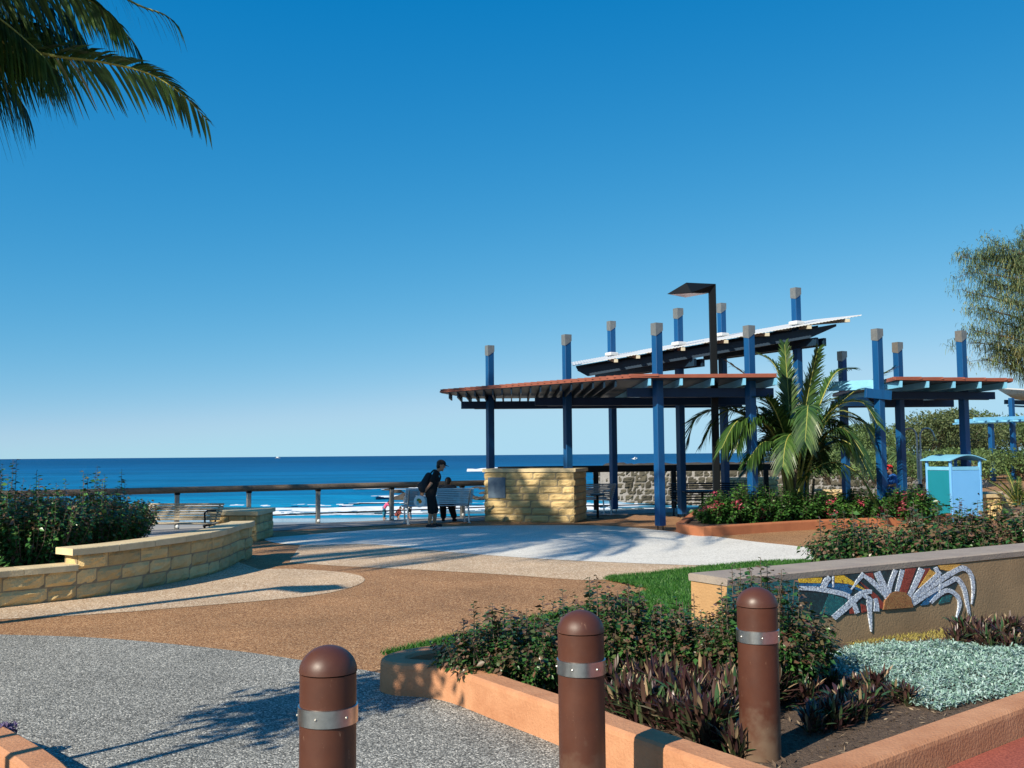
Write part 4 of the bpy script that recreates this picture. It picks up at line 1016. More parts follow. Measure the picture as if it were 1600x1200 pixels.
# ------------------------------------------------------------------ bin hutch
c = P(1488.5, 815.5); th_ = R(18); e1 = Vector((math.cos(th_), math.sin(th_), 0)); e2 = Vector((-math.sin(th_), math.cos(th_), 0)); u3 = Vector((0,0,1))
ME = Matrix((e1, e2, u3)).transposed()
w1, w2, bh = .87, .80, 1.30
bn = thing('bin_hutch', 'sky blue and teal litter bin hutch with a curved lid roof on posts', 'bin', c)
loc = lambda x, y, z: c+e1*x+e2*y+u3*z
for (x, y) in ((0,0),(w1,0),(0,w2),(w1,w2)):
    mb = MB(); mb.box(loc(x,y,.73), (.06,.06,1.46), ME, 0, .008); part('corner_post', mb, M['binblue'], bn)
mb = MB(); mb.box(loc(w1/2,-.01,.12+.55), (w1-.07,.03,1.1), ME, 0, .004); dr = part('door', mb, M['binblue'], bn)
mb = MB(); mb.ell(loc(w1-.1,-.03,.66), (.02,.02,.02), n=10); part('lock', mb, M['black'], dr)
mb = MB(); mb.box(loc(0-.01,w2/2,.12+.55), (.03,w2-.07,1.1), ME, 0, .004); part('side_panel', mb, M['binteal'], bn)
mb = MB(); mb.box(loc(w1+.01,w2/2,.12+.55), (.03,w2-.07,1.1), ME, 0, .004); part('side_panel', mb, M['binteal'], bn)
mb = MB(); mb.box(loc(w1/2,w2+.01,.12+.55), (w1-.07,.03,1.1), ME, 0, .004); part('rear_panel', mb, M['binblue'], bn)
mb = MB()
for (p, q, y) in (((.03,0),(w1-.03,0),0),((.03,w2),(w1-.03,w2),0),((0,.03),(0,w2-.03),0),((w1,.03),(w1,w2-.03),0)): mb.beam(loc(*p,1.27), loc(*q,1.27), .05, .085)
part('top_rail', mb, M['paleblue'], bn)
mb = MB(); mb.box(loc(w1/2,w2/2,.05), (w1-.05,w2-.05,.1), ME, 0, .0); part('plinth', mb, M['black'], bn)
mb = MB(); k = 14; vs = []
for i in range(k+1):
    t = i/k; x = -.1+(w1+.2)*t; z = 1.455+.13*math.sin(math.pi*t)
    for y in (-.12, w2+.12): vs.append(loc(x,y,z)); vs.append(loc(x,y,z+.022))
fs = []
for i in range(k): a = i*4; b = a+4; fs += [(a, a+2, b+2, b), (a+1, b+1, b+3, a+3), (a, b, b+1, a+1), (a+2, a+3, b+3, b+2)]
fs += [(0,1,3,2), (k*4, k*4+2, k*4+3, k*4+1)]
mb.add(vs, fs); part('roof', mb, M['paleblue'], bn)
# ------------------------------------------------------------------ beach shower
q = at(1438,766,29); sh = thing('beach_shower', 'silver beach shower with two swan-neck arms above the stone wall', 'shower', (q.x, q.y, 0)); B = Vector((q.x, q.y, 0))
zz = topz(668, 1438, 29)
mb = MB(); mb.tube([B, B+Vector((0,0,.75))], .08, 12); part('base', mb, M['black'], sh)
mb = MB(); mb.tube([B+Vector((0,0,.7)), B+Vector((0,0,zz-.75))], .05, 10); part('pole', mb, M['silver'], sh)
for s in (-1, 1):
    x = s*.05; z1 = zz-.32; pts = [B+Vector((x,0,zz-1.5)), B+Vector((x,0,z1-.1))]+[B+Vector((x+s*.2*(1-math.cos(t)), 0, z1+.3*math.sin(t)**.8)) for t in np.linspace(.1, math.pi*.9, 9)]
    e_ = pts[-1]; pts += [e_+Vector((s*.02,0,-.06))]
    mb = MB(); mb.tube(pts, .026, 8); ar = part('arm', mb, M['silver'], sh, True)
    mb = MB(); mb.tube([pts[-1], pts[-1]+Vector((s*.015,0,-.12))], [.03,.055], 10); part('shower_head', mb, M['copper'], ar, True)
# ------------------------------------------------------------------ second shelter far right
fp = thing('beach_shelter', 'distant blue shelter with slatted awning and tilted white roof at the right edge', 'pavilion', at(1580,745,58).to_3d()*1)
fp.location.z = 0
def fpost(px, Y, ytop):
    t = at(px, ytop, Y); mb = MB(); mb.box((t.x, t.y, t.z/2), (.24,.24,t.z), RZ, 0, .01); part('post', mb, M['blue'], fp); return t
fpost(1548, 56, 662); fpost(1580, 57, 622); fpost(1640, 58, 622); fpost(1625, 62, 640)
a, b = at(1522,655,55.5), at(1680,650,57.5)
mb = MB(); mb.beam(a, b, .15, .18); mb.beam(a+Vector((.3,3,0)), b+Vector((.3,3,0)), .15, .18); part('beam', mb, M['paleblue'], fp)
for i in range(9):
    p = a.lerp(b, (i+.2)/9); mb = MB(); mb.beam(p+Vector((0,-.5,-.16)), p+Vector((.4,3.6,-.16)), .28, .1); part('awning_slat', mb, M['paleblue'], fp)
a, b = at(1556,607,57), at(1700,616,57); a2, b2 = at(1585,624,63), at(1720,640,63)
mb = MB(); n_ = Vector((0,0,.07)); mb.add([a,b,b2,a2,a+n_,b+n_,b2+n_,a2+n_], [(3,2,1,0),(4,5,6,7),(0,1,5,4),(1,2,6,5),(2,3,7,6),(3,0,4,7)]); part('white_roof', mb, M['whiteroof'], fp)
mb = MB(); mb.beam(at(1570,628,58), at(1700,632,58.5), .16, .25); mb.beam(at(1575,634,58), at(1700,640,58.5), .12, .1); part('rafter', mb, M['navy'], fp)

# ------------------------------------------------------------------ people
def remesh(mb, vox, smooth_it=4, name='body', mats=None):
    me = mb.mesh('tmp', []); o = bpy.data.objects.new('tmp', me); COL.objects.link(o)
    r = o.modifiers.new('r', 'REMESH'); r.mode = 'VOXEL'; r.voxel_size = vox; r.use_smooth_shade = True
    s = o.modifiers.new('s', 'SMOOTH'); s.iterations = smooth_it; s.factor = .5
    dg = bpy.context.evaluated_depsgraph_get(); dg.update()
    out = bpy.data.meshes.new_from_object(o.evaluated_get(dg)); out.name = name
    bpy.data.objects.remove(o); bpy.data.meshes.remove(me)
    out.materials.clear()
    for m in mats: out.materials.append(m)
    for p in out.polygons: p.use_smooth = True; p.material_index = 0
    return out
def V3(*a): return Vector(a)
def hand(mb, w, d, nrm, s, curl=.5):
    """palm, four bent fingers of different lengths and a thumb leaving the side of the palm"""
    d = d.normalized(); nrm = (nrm-d*nrm.dot(d)).normalized(); sd_ = d.cross(nrm)
    for k in (-1, 0, 1): mb.capsule(w+sd_*.018*k*s, w+d*.085*s+sd_*.026*k*s, .015*s, .013*s, 8)
    for k, l in zip((-1.5,-.5,.5,1.5), (.062,.075,.08,.068)):
        a = w+d*.085*s+sd_*.02*k*s; dd = (d+nrm*curl*.7).normalized(); b = a+dd*l*.5*s; d2 = (d+nrm*curl*2).normalized(); e = b+d2*l*.5*s
        mb.capsule(a, b, .0095*s, .009*s, 8); mb.capsule(b, e, .009*s, .0075*s, 8)
    a = w+d*.02*s-sd_*.03*s; b = a+(d*.6-sd_*.8+nrm*.3).normalized()*.04*s; mb.capsule(a, b, .012*s, .01*s, 8); mb.capsule(b, b+(d*.9-sd_*.2+nrm*.4).normalized()*.035*s, .01*s, .008*s, 8)
def body(J, s=1.0, vox=.009, curl=.5, feet=True):
    mb = MB(); c = lambda a, b, ra, rb: mb.capsule(J[a] if isinstance(a, str) else a, J[b] if isinstance(b, str) else b, ra*s, rb*s, 14)
    up_ = (J['neck']-J['pelvis']).normalized(); lat = (J['shL']-J['shR']).normalized(); fw = lat.cross(up_)
    for k in (-1, 1): mb.capsule(J['pelvis']+lat*.055*k*s, J['chest']+lat*.07*k*s, .1*s, .105*s, 14)
    mb.capsule(J['chest']+lat*.09*s, J['chest']-lat*.09*s, .105*s, .105*s, 14)
    mb.capsule(J['shL'], J['shR'], .058*s, .058*s, 12); c('chest', 'neck', .09, .055); c('neck', 'head', .052, .05)
    hf = J['face'].normalized(); hl = Vector((0,0,1)).cross(hf).normalized(); hu = hf.cross(hl); H = J['head']
    MH = Matrix((hf, hl, hu)).transposed()
    mb.ell(H+hu*.075*s, (.1*s,.076*s,.105*s), MH, n=20); mb.ell(H+hf*.03*s+hu*.0*s, (.062*s,.055*s,.075*s), MH, n=16)
    mb.capsule(H+hf*.095*s+hu*.06*s, H+hf*.112*s+hu*.022*s, .010*s, .014*s, 8)         # nose
    mb.capsule(H+hf*.083*s+hl*.02*s-hu*.022*s, H+hf*.083*s-hl*.02*s-hu*.022*s, .009*s, .009*s, 8)   # lips
    mb.ell(H+hf*.07*s-hu*.058*s, (.02*s,.025*s,.018*s), MH, n=10)
    for k in (-1, 1):
        mb.ell(H+hl*.077*k*s+hu*.05*s-hf*.005*s, (.02*s,.01*s,.032*s), MH, n=10); mb.ell(H+hf*.088*s+hl*.03*k*s+hu*.076*s, (.01*s,.02*s,.008*s), MH, n=8)
    for k in 'LR':
        mb.capsule(J['sh'+k], J['el'+k], .048*s, .038*s, 12); mb.capsule(J['el'+k], J['wr'+k], .038*s, .026*s, 12)
        hand(mb, J['wr'+k], J['hd'+k], J['hn'+k], s, curl)
        mb.capsule(J['hip'+k], J['kn'+k], .083*s, .056*s, 14); q = J['kn'+k].lerp(J['an'+k], .3); mb.capsule(J['kn'+k], q, .054*s, .056*s, 14); mb.capsule(q, J['an'+k], .056*s, .036*s, 14)
        if feet: t = J['to'+k]; mb.capsule(J['an'+k]+Vector((0,0,-.03*s)), t, .04*s, .032*s, 10)
    return mb
def shirt(J, s, sleeve=.6, ex=.016):
    mb = MB(); lat = (J['shL']-J['shR']).normalized()
    for k in (-1, 1): mb.capsule(J['pelvis']+lat*.06*k*s-Vector((0,0,.05*s)), J['chest']+lat*.075*k*s, (.112+ex)*s, (.106+ex)*s, 14)
    mb.capsule(J['chest']+lat*.09*s, J['chest']-lat*.09*s, (.106+ex)*s, (.106+ex)*s, 14); mb.capsule(J['shL'], J['shR'], (.06+ex)*s, (.06+ex)*s, 12)
    mb.capsule(J['chest'], J['chest'].lerp(J['neck'], .8), .1*s, .066*s, 12)
    for k in 'LR': mb.capsule(J['sh'+k], J['sh'+k].lerp(J['el'+k], sleeve), (.052+ex)*s, (.056+ex)*s, 12)
    return mb
def shorts(J, s, to=.75, ex=.02):
    mb = MB(); lat = (J['hipL']-J['hipR']).normalized(); mb.capsule(J['pelvis']+lat*.06*s, J['pelvis']-lat*.06*s, (.11+ex)*s, (.11+ex)*s, 14)
    for k in 'LR': mb.capsule(J['hip'+k], J['hip'+k].lerp(J['kn'+k], to) if to <= 1 else J['kn'+k].lerp(J['an'+k], to-1), (.088+ex)*s, (.07+ex)*s, 14)
    if to > 1:
        for k in 'LR': mb.capsule(J['hip'+k], J['kn'+k], (.088+ex)*s, (.068+ex)*s, 14)
    return mb
def cap(J, s, brim=True):
    hf = J['face'].normalized(); hl = Vector((0,0,1)).cross(hf).normalized(); hu = hf.cross(hl); H = J['head']; MH = Matrix((hf, hl, hu)).transposed(); mb = MB()
    vs = []; fs = []; n = 20; m = 7
    for i in range(m+1):
        t = math.pi/2*i/m
        for k in range(n): a = 2*math.pi*k/n; vs.append(H+hu*(.095+.098*math.cos(t))*s+hf*.113*s*math.sin(t)*math.cos(a)+hl*.09*s*math.sin(t)*math.sin(a)) if i else vs.append(H+hu*.193*s)
    for i in range(m):
        for k in range(n): fs.append((i*n+k, (i+1)*n+k, (i+1)*n+(k+1) % n, i*n+(k+1) % n))
    mb.add(vs, fs)
    if brim:
        v2 = []
        for k in range(9):
            a = -1.1+2.2*k/8; v2.append(H+hu*.098*s+hf*.105*s*math.cos(a)+hl*.086*s*math.sin(a)); v2.append(H+hu*.078*s+hf*(.105*math.cos(a)+.085*math.cos(a*.8))*s+hl*.08*s*math.sin(a))
        v2 += [v-hu*.008*s for v in v2]
        mb.add(v2, [(2*k, 2*k+1, 2*k+3, 2*k+2) for k in range(8)]+[(18+2*k+2, 18+2*k+3, 18+2*k+1, 18+2*k) for k in range(8)]+[(2*k+1, 18+2*k+1, 18+2*k+3, 2*k+3) for k in range(8)])
    return mb
def shoes(J, s, k):
    mb = MB(); t = J['to'+k]; a = J['an'+k]+Vector((0,0,-.035*s)); h = a+(a-t).normalized()*.035*s; h.z = t.z
    mb.capsule(h, t, .042*s, .04*s, 10); mb.capsule(a+Vector((0,0,.02)), a.lerp(t, .4), .045*s, .04*s, 10); return mb
def hairball(J, s, long_=0.0):
    hf = J['face'].normalized(); hl = Vector((0,0,1)).cross(hf).normalized(); hu = hf.cross(hl); H = J['head']; MH = Matrix((hf, hl, hu)).transposed(); mb = MB()
    mb.ell(H+hu*.095*s-hf*.018*s, (.1*s,.088*s,.1*s), MH, n=16); mb.ell(H+hu*.04*s-hf*.045*s, (.065*s,.08*s,.09*s), MH, n=16)
    if long_: mb.capsule(H-hf*.06*s+hu*.05*s, H-hf*.07*s-hu*long_*s, .06*s, .045*s)
    return mb
def person(label, loc, rz, J, s, vox, clothes, cat='person', skin='skin', group=None, curl=.5):
    """body in its own frame (facing +x), clothes as (name, MB, material)"""
    r = thing('person', label, cat, (0,0,0), group)
    part('body', remesh(body(J, s, vox, curl), vox, 3, 'body', [M[skin]]), None, r)
    for (nm, mb, m, rem) in clothes:
        if rem: part(nm, remesh(mb, vox*1.3, 4, nm, [M[m]]), None, r)
        else: part(nm, mb, M[m], r, True)
    r.location = loc; r.rotation_euler = (0,0,rz); return r
def pos_(J, loc, rz): return Vector(loc)+Matrix.Rotation(rz, 3, 'Z') @ J

# the stooping man, hands behind his back
JM = dict(pelvis=V3(-.03,0,.83), chest=V3(.06,0,1.13), neck=V3(.13,0,1.31), head=V3(.2,0,1.40), face=V3(.97,.05,-.24), shL=V3(.1,.17,1.26), shR=V3(.1,-.17,1.26),
    elL=V3(-.05,.24,1.02), elR=V3(-.03,-.25,1.01), wrL=V3(-.2,.05,.84), wrR=V3(-.2,-.08,.81), hdL=V3(-.3,-.9,-.25), hdR=V3(-.6,.25,-.75), hnL=V3(-1,0,.2), hnR=V3(.3,.9,0),
    hipL=V3(-.03,.09,.8), hipR=V3(-.03,-.09,.8), knL=V3(.07,.1,.43), knR=V3(-.01,-.1,.43), anL=V3(.06,.1,.075), anR=V3(-.07,-.1,.075), toL=V3(.2,.11,.035), toR=V3(.07,-.11,.035))
mloc = P(675,824); mrz = R(4)
person('person in a black cap and dark shorts stooping with hands clasped behind the back', mloc, mrz, JM, 1.0, .008,
    [('shirt', shirt(JM,1,.62,.02), 'blackcloth', True), ('shorts', shorts(JM,1,1.12,.016), 'blackcloth', True), ('cap', cap(JM,1), 'blackcloth', False), ('hair', hairball(JM,.97), 'hair', True), ('shoe', shoes(JM,1,'L'), 'darkcloth', False), ('shoe', shoes(JM,1,'R'), 'darkcloth', False)])
tolocal = Matrix.Rotation(mrz, 3, 'Z')
bp = thing('backpack', 'black rucksack on the back of the stooping person', 'backpack', mloc+tolocal @ V3(-.2,0,1.02)); 
mb = MB(); tor = (JM['neck']-JM['pelvis']).normalized(); bk = Vector((-tor.z, 0, tor.x))
for k in (-1, 0, 1): mb.capsule(V3(-.17,.07*k,.93)+bk*.03, V3(-.05,.06*k,1.2)+bk*.03, .13, .085)
mb.capsule(V3(-.25,-.06,.97), V3(-.25,.06,.97), .09, .09)
me = remesh(mb, .014, 6, 'pack', [M['darkcloth']]); me.transform(Matrix.Translation(mloc) @ tolocal.to_4x4()); part('pack', me, None, bp)
for k in (-1, 1):
    mb = MB(); pts = spline([V3(-.05,.09*k,1.24), V3(.06,.12*k,1.345), V3(.185,.125*k,1.25), V3(.18,.13*k,1.1), V3(.0,.165*k,.97), V3(-.1,.13*k,.92)], per=5)
    me = MB(); me.tube([mloc+tolocal @ p for p in pts], .02, 6); part('strap', me, M['darkcloth'], bp, True)
dc = mloc+tolocal @ V3(-.29,-.2,.62)
fd = thing('flying_disc', 'white plastic disc with a green and orange print held behind the back', 'disc', dc)
MD = Matrix.Rotation(R(-8), 3, 'Z') @ Matrix.Rotation(R(90), 3, 'X')
mb = MB(); pr = [(.001,.012),(.1,.012),(.13,.004),(.14,-.012),(.133,-.014),(.12,-.002),(.001,.004)]
n = 36; vs = [dc+MD @ Vector((r_*math.cos(2*math.pi*k/n), r_*math.sin(2*math.pi*k/n), z)) for r_, z in pr for k in range(n)]
mb.add(vs, [(i*n+k, i*n+(k+1) % n, (i+1)*n+(k+1) % n, (i+1)*n+k) for i in range(6) for k in range(n)]); part('rim', mb, M['whitecloth'], fd, True)
for nm, (cx, cy), (rx, ry), m in (('green_print', (-.012,.035), (.05,.035), 'greenp'), ('orange_print', (.02,-.005), (.042,.042), 'orangep'), ('blue_print', (-.035,-.03), (.035,.05), 'bluep')):
    M.setdefault('greenp', pbr("green_print", (.08,.22,.04))); M.setdefault('orangep', pbr("orange_print", (.75,.22,.01))); M.setdefault('bluep', pbr("blue_print", (.25,.6,.7)))
    mb = MB(); zl = {'greenp':.0135,'orangep':.0145,'bluep':.013}[m]; k = 16; vs = [dc+MD @ Vector((cx+rx*math.cos(2*math.pi*i/k)*(1+.2*math.sin(i*2.1)), cy+ry*math.sin(2*math.pi*i/k), zl)) for i in range(k)]
    vs += [v-MD @ Vector((0,0,.0025)) for v in vs]
    mb.add(vs, [tuple(range(k)), tuple(reversed(range(k, 2*k)))]+[(i, i+k, (i+1) % k+k, (i+1) % k) for i in range(k)]); part(nm, mb, M[m], fd)

# someone seated on the silver bench, looking out to sea
JS = dict(pelvis=V3(0,0,.55), chest=V3(.14,0,.77), neck=V3(.25,0,.9), head=V3(.32,0,.95), face=V3(.9,-.35,-.2), shL=V3(.2,.17,.87), shR=V3(.2,-.17,.87), elL=V3(.3,.22,.64), elR=V3(.3,-.22,.64), wrL=V3(.48,.1,.62), wrR=V3(.48,-.1,.62), hdL=V3(.9,-.3,-.1), hdR=V3(.9,.3,-.1), hnL=V3(0,0,-1), hnR=V3(0,0,-1),
    hipL=V3(.02,.09,.53), hipR=V3(.02,-.09,.53), knL=V3(.42,.13,.5), knR=V3(.42,-.13,.5), anL=V3(.4,.14,.08), anR=V3(.38,-.14,.08), toL=V3(.53,.16,.035), toR=V3(.51,-.16,.035))
q = at(697,800,25.25)
person('person in dark clothes sitting on the silver bench and looking out to sea', (q.x, q.y, 0), math.pi/2-.1, JS, .95, .009,
    [('shirt', shirt(JS,.95,.95), 'darkcloth', True), ('trousers', shorts(JS,.95,1.85,.012), 'blackcloth', True), ('hair', hairball(JS,.97,.06), 'hair', True), ('shoe', shoes(JS,.95,'L'), 'blackcloth', False), ('shoe', shoes(JS,.95,'R'), 'blackcloth', False)])
def scaleJ(J, k): return {n: (v*k if n[:2] not in ('hd','hn') and n != 'face' else v) for n, v in J.items()}
# child in a red cap by the right hand post
JC = dict(pelvis=V3(0,0,.84), chest=V3(.0,0,1.14), neck=V3(.03,0,1.33), head=V3(.05,0,1.43), face=V3(.95,-.1,-.25), shL=V3(.02,.17,1.28), shR=V3(.02,-.17,1.28), elL=V3(.05,.23,1.02), elR=V3(.06,-.23,1.02), wrL=V3(.3,.12,1.0), wrR=V3(.3,-.12,1.02), hdL=V3(.95,-.2,.1), hdR=V3(.95,.2,.1), hnL=V3(0,-1,0), hnR=V3(0,1,0),
    hipL=V3(0,.09,.82), hipR=V3(0,-.09,.82), knL=V3(.04,.1,.45), knR=V3(-.02,-.1,.45), anL=V3(.03,.1,.08), anR=V3(-.08,-.1,.08), toL=V3(.17,.11,.035), toR=V3(.06,-.11,.035))
q = at(1394,760,25.2); hz = topz(726, 1394, 25.2); k = hz/1.63; J = scaleJ(JC, k)
person('person in a red cap and blue shirt standing beside the blue post, hands held forward', (q.x, q.y, 0), math.pi+.2, J, k*1.05, .009,
    [('shirt', shirt(J,k,.6,.02), 'bluecloth', True), ('shorts', shorts(J,k,.8), 'bluecloth', True), ('cap', cap(J,k*1.08), 'redcloth', False), ('hair', hairball(J,k), 'hair', True)])
# three children at the water's edge
JB = dict(pelvis=V3(-.05,0,.84), chest=V3(.14,0,1.07), neck=V3(.27,0,1.2), head=V3(.36,0,1.26), face=V3(.8,0,-.6), shL=V3(.22,.17,1.15), shR=V3(.22,-.17,1.15), elL=V3(.35,.2,.92), elR=V3(.35,-.2,.92), wrL=V3(.48,.12,.75), wrR=V3(.5,-.12,.75), hdL=V3(.5,0,-.8), hdR=V3(.5,0,-.8), hnL=V3(0,-1,0), hnR=V3(0,1,0),
    hipL=V3(-.05,.09,.82), hipR=V3(-.05,-.09,.82), knL=V3(.06,.1,.45), knR=V3(-.04,-.1,.45), anL=V3(-.02,.1,.08), anR=V3(-.1,-.1,.08), toL=V3(.12,.11,.035), toR=V3(.04,-.11,.035))
SZ = lambda y: -2.35-max(0, y-40)*.0165
q = at(601,805,73); k = .98; J = scaleJ(JB, k)
person('person in a pink top and teal trousers bending over on the wet sand', (q.x, q.y, SZ(73)), .1, J, k, .012,
    [('top', shirt(J,k,.5), 'pinkcloth', True), ('trousers', shorts(J,k,1.7,.012), 'tealcloth', True), ('hair', hairball(J,k,.12), 'hair', True)])
JQ = dict(JS); JQ = {n: (v-V3(0,0,.24) if n[:2] not in ('hd','hn','an','to','kn') and n != 'face' else v.copy()) for n, v in JQ.items()}
JQ['knL'] = V3(.34,.13,.46); JQ['knR'] = V3(.34,-.13,.46); JQ['anL'] = V3(.12,.13,.08); JQ['anR'] = V3(.12,-.13,.08); JQ['toL'] = V3(.26,.14,.035); JQ['toR'] = V3(.26,-.14,.035)
q = at(619,808,73.5); J = JQ
person('person in dull red squatting on the wet sand beside the rail post', (q.x, q.y, SZ(73.5)), .4, J, .9, .012,
    [('top', shirt(J,.9,.9), 'dullred', True), ('shorts', shorts(J,.9,.9), 'dullred', True), ('hair', hairball(J,.92), 'hair', True)])
q = at(640,805,74); k = .95; J = scaleJ(JB, k)
person('person in a white top bending towards the sand beyond the silver bench', (q.x, q.y, SZ(74)), math.pi-.2, J, k, .012,
    [('top', shirt(J,k,.5), 'whitecloth', True), ('shorts', shorts(J,k,.8), 'darkcloth', True), ('hair', hairball(J,k), 'hair', True)])

# ------------------------------------------------------------------ rocks, sea wall, gulls, boat
def rock_me(seed, sub=3):
    import bmesh
    bm = bmesh.new(); bmesh.ops.create_icosphere(bm, subdivisions=sub, radius=1)
    for v in bm.verts:
        c = v.co.copy(); v.co *= 1+.32*mnoise.noise(c*1.2+Vector((seed,0,0)))+.12*mnoise.noise(c*3.1+Vector((0,seed,0))); v.co.z *= .62
    me = bpy.data.meshes.new('rock'); bm.to_mesh(me); bm.free(); me.materials.append(M['rock']); return me
protos = [rock_me(k*3.7) for k in range(5)]
def rock(x, y, sc, label, group='dark rocks in the shallows', name='rock', z=None):
    o = link(name, random.choice(protos)); o.location = (x, y, SEA+.1 if z is None else z); o.scale = (sc*random.uniform(1,1.8), sc*random.uniform(.8,1.3), sc*random.uniform(.6,.9)); o.rotation_euler = (0,0,random.uniform(0,6.3)); return tag(o, label, 'rock', group)
q = at(633,780,112); rock(q.x, q.y, 1.3, 'rounded dark rock alone in the shallows to the left of the silver bench', None)
for i in range(34):
    px = random.uniform(596,760); Y = random.choice([128,133,140,146])+random.uniform(-3,3); q = at(px, 760, Y); rock(q.x, q.y, random.uniform(.25,.7), 'small dark rock among the low reef awash beyond the rail')
for i in range(14):
    px = random.uniform(725,770); Y = random.uniform(108,118); q = at(px, 770, Y); rock(q.x, q.y, random.uniform(.25,.6), 'dark rock in the shallows close to the cream stone wall', 'rocks near the stone wall')
for i in range(22):
    px = random.uniform(895,960); Y = random.uniform(102,135); q = at(px, 750, Y); rock(q.x, q.y, random.uniform(.3,.8), 'dark rock off the tip of the stone sea wall', 'rocks off the sea wall')
sw = thing('sea_wall', 'rough stone sea wall with a rubble top across the cove behind the pavilion', 'wall', (9,98,-3))
mb = MB(); wpts = [(8.6,98.2),(11,96),(16,94.5),(22,90),(26,82),(28,70)]
block_wall(mb, wpts[::1], -3.4, .06, .6, .95, out=-1, rough=.16, cell=.22, irregular=.7)
block_wall(mb, [(10,104),(8.2,101.2),(8.6,98.2)], -3.4, .06, .6, .95, out=-1, rough=.16, cell=.22, irregular=.7)
sweep(mb, wpts, [(.12,-4),(.12,.02),(1.2,.02),(1.2,-4)], mi=1)
part('boulder_face', mb, [M['seawall'], M['rock']], sw)
mb = MB(); g = []; nx = 160; ny = 7
wp_ = spline([Vector((x,y,0)) for x, y in [(8.2,100)]+wpts], per=30)
for j in range(ny+1):
    for i, p in enumerate(wp_):
        q = normals2(wp_)[i] if j == 0 and i == 0 else None
nrm_ = normals2(wp_)
for j in range(ny+1):
    v = j/ny
    for i, p in enumerate(wp_):
        b = mnoise.noise(Vector((p.x*1.1, p.y*1.1+v*3, 1)))*.25
        g.append((p.x+nrm_[i].x*(v*2.6)+b*.4, p.y+nrm_[i].y*(v*2.6), .02+.75*math.sin(min(1, v*1.6)*math.pi/2)*(1 if v < .75 else 1-(v-.75)*3)+b*.7))
k = len(wp_); mb.add(g, [(j*k+i, j*k+i+1, (j+1)*k+i+1, (j+1)*k+i) for j in range(ny) for i in range(k-1)]); part('rubble_top', mb, M['rock'], sw)
def gull(px, py, Y, label, lift=0):
    q = at(px, py, Y); r = thing('gull', label, 'bird', q, 'white gulls'); mb = MB(); mb.ell(q, (.24,.09,.1), n=12); mb.ell(q+V3(.24,0,.08), (.07,.055,.055), n=10); mb.capsule(q+V3(-.2,0,.0), q+V3(-.36,0,.02), .05, .02, 8); part('body', mb, M['whitecloth'], r, True)
    for s in (-1, 1):
        mb = MB(); mb.add([q+V3(.12,.06*s,.04), q+V3(-.1,.06*s,.04), q+V3(-.05,.42*s,.2), q+V3(-.12,.85*s,.12), q+V3(.08,.4*s,.21)], [(0,1,2,4),(2,3,4)]); part('wing', mb, M['whitecloth'], r)
gull(970,743.5,98,'white gull perched low at the tip of the sea wall, nearer the left post'); gull(980,743,99,'white gull at the tip of the sea wall, close beside another gull'); gull(992,717,120,'white gull in flight over the water between two pavilion posts')
q = at(434,713,3000); bt = thing('boat', 'tiny white boat far out on the horizon', 'boat', (q.x,q.y,SEA)); B = Vector((q.x,q.y,SEA))
mb = MB(); mb.add([B+V3(-8,0,0),B+V3(-8,-2,2),B+V3(-8,2,2),B+V3(6,-1.6,2),B+V3(6,1.6,2),B+V3(9.5,0,2.6),B+V3(7,0,0)], [(1,3,6,0),(2,0,6,4),(3,5,6),(5,4,6),(1,2,4,3),(3,4,5),(0,2,1)]); part('hull', mb, M['whitecloth'], bt)
mb = MB(); mb.box(B+V3(-1,0,3.2), (7,2.6,2.4), None, 0, .3); part('cabin', mb, M['whitecloth'], bt)
# ------------------------------------------------------------------ shrubs of the front bed
def shrub(label, c, rx, ry, h, n, leaf, m='shrub', z0=.03, group=None, **k):
    r = thing('shrub', label, 'shrub', (c[0], c[1], z0), group); pts = make_shrub(r, c, rx, ry, h, n, leaf, M[m], z0, **k); return r, pts
G1 = 'bronze-tipped shrubs in the front bed'
shrub('low bronze-tipped shrub nearest the rounded kerb end, left of the middle bollard', (.02,7.15), .62, .42, .56, 560, .05, bronze=.26, lp=28, tall=(10,.16), group=G1)
shrub('tall bushy bronze-tipped shrub directly behind the middle bollard', (.72,7.45), .62, .45, .68, 620, .052, bronze=.26, lp=28, tall=(9,.15), group=G1)
shrub('bronze-tipped shrub between the tall bush and the end of the mosaic wall', (1.3,7.3), .48, .38, .58, 380, .05, bronze=.26, lp=26, tall=(6,.14), group=G1)
shrub('loose bronze-tipped shrub behind the right bollard, in front of the mosaic wall', (1.76,7.05), .5, .42, .78, 540, .052, bronze=.26, lp=28, tall=(14,.2), group=G1)
G2 = 'hedge shrubs behind the mosaic wall'
for (x, y, rx, h, n, lb) in ((4.9,14.0,.9,.62,230,'dense bronze-green shrub behind the mosaic wall, next to the white path'), (5.9,13.6,.9,.78,260,'dense bronze-green shrub behind the mosaic wall, below the bin hutch'), (6.9,13.5,.9,.8,260,'dense bronze-green shrub behind the mosaic wall, right of the bin hutch'), (8.0,13.8,.9,.74,200,'dense bronze-green shrub behind the mosaic wall at the right edge')):
    shrub(lb, (x,y), rx, .75, h*1.25, int(n*1.9), .08, bronze=.2, z0=.02, tall=(14,.22), group=G2, lp=16, lowleaf=.1)
G3 = 'hedge bushes behind the stone planter wall'
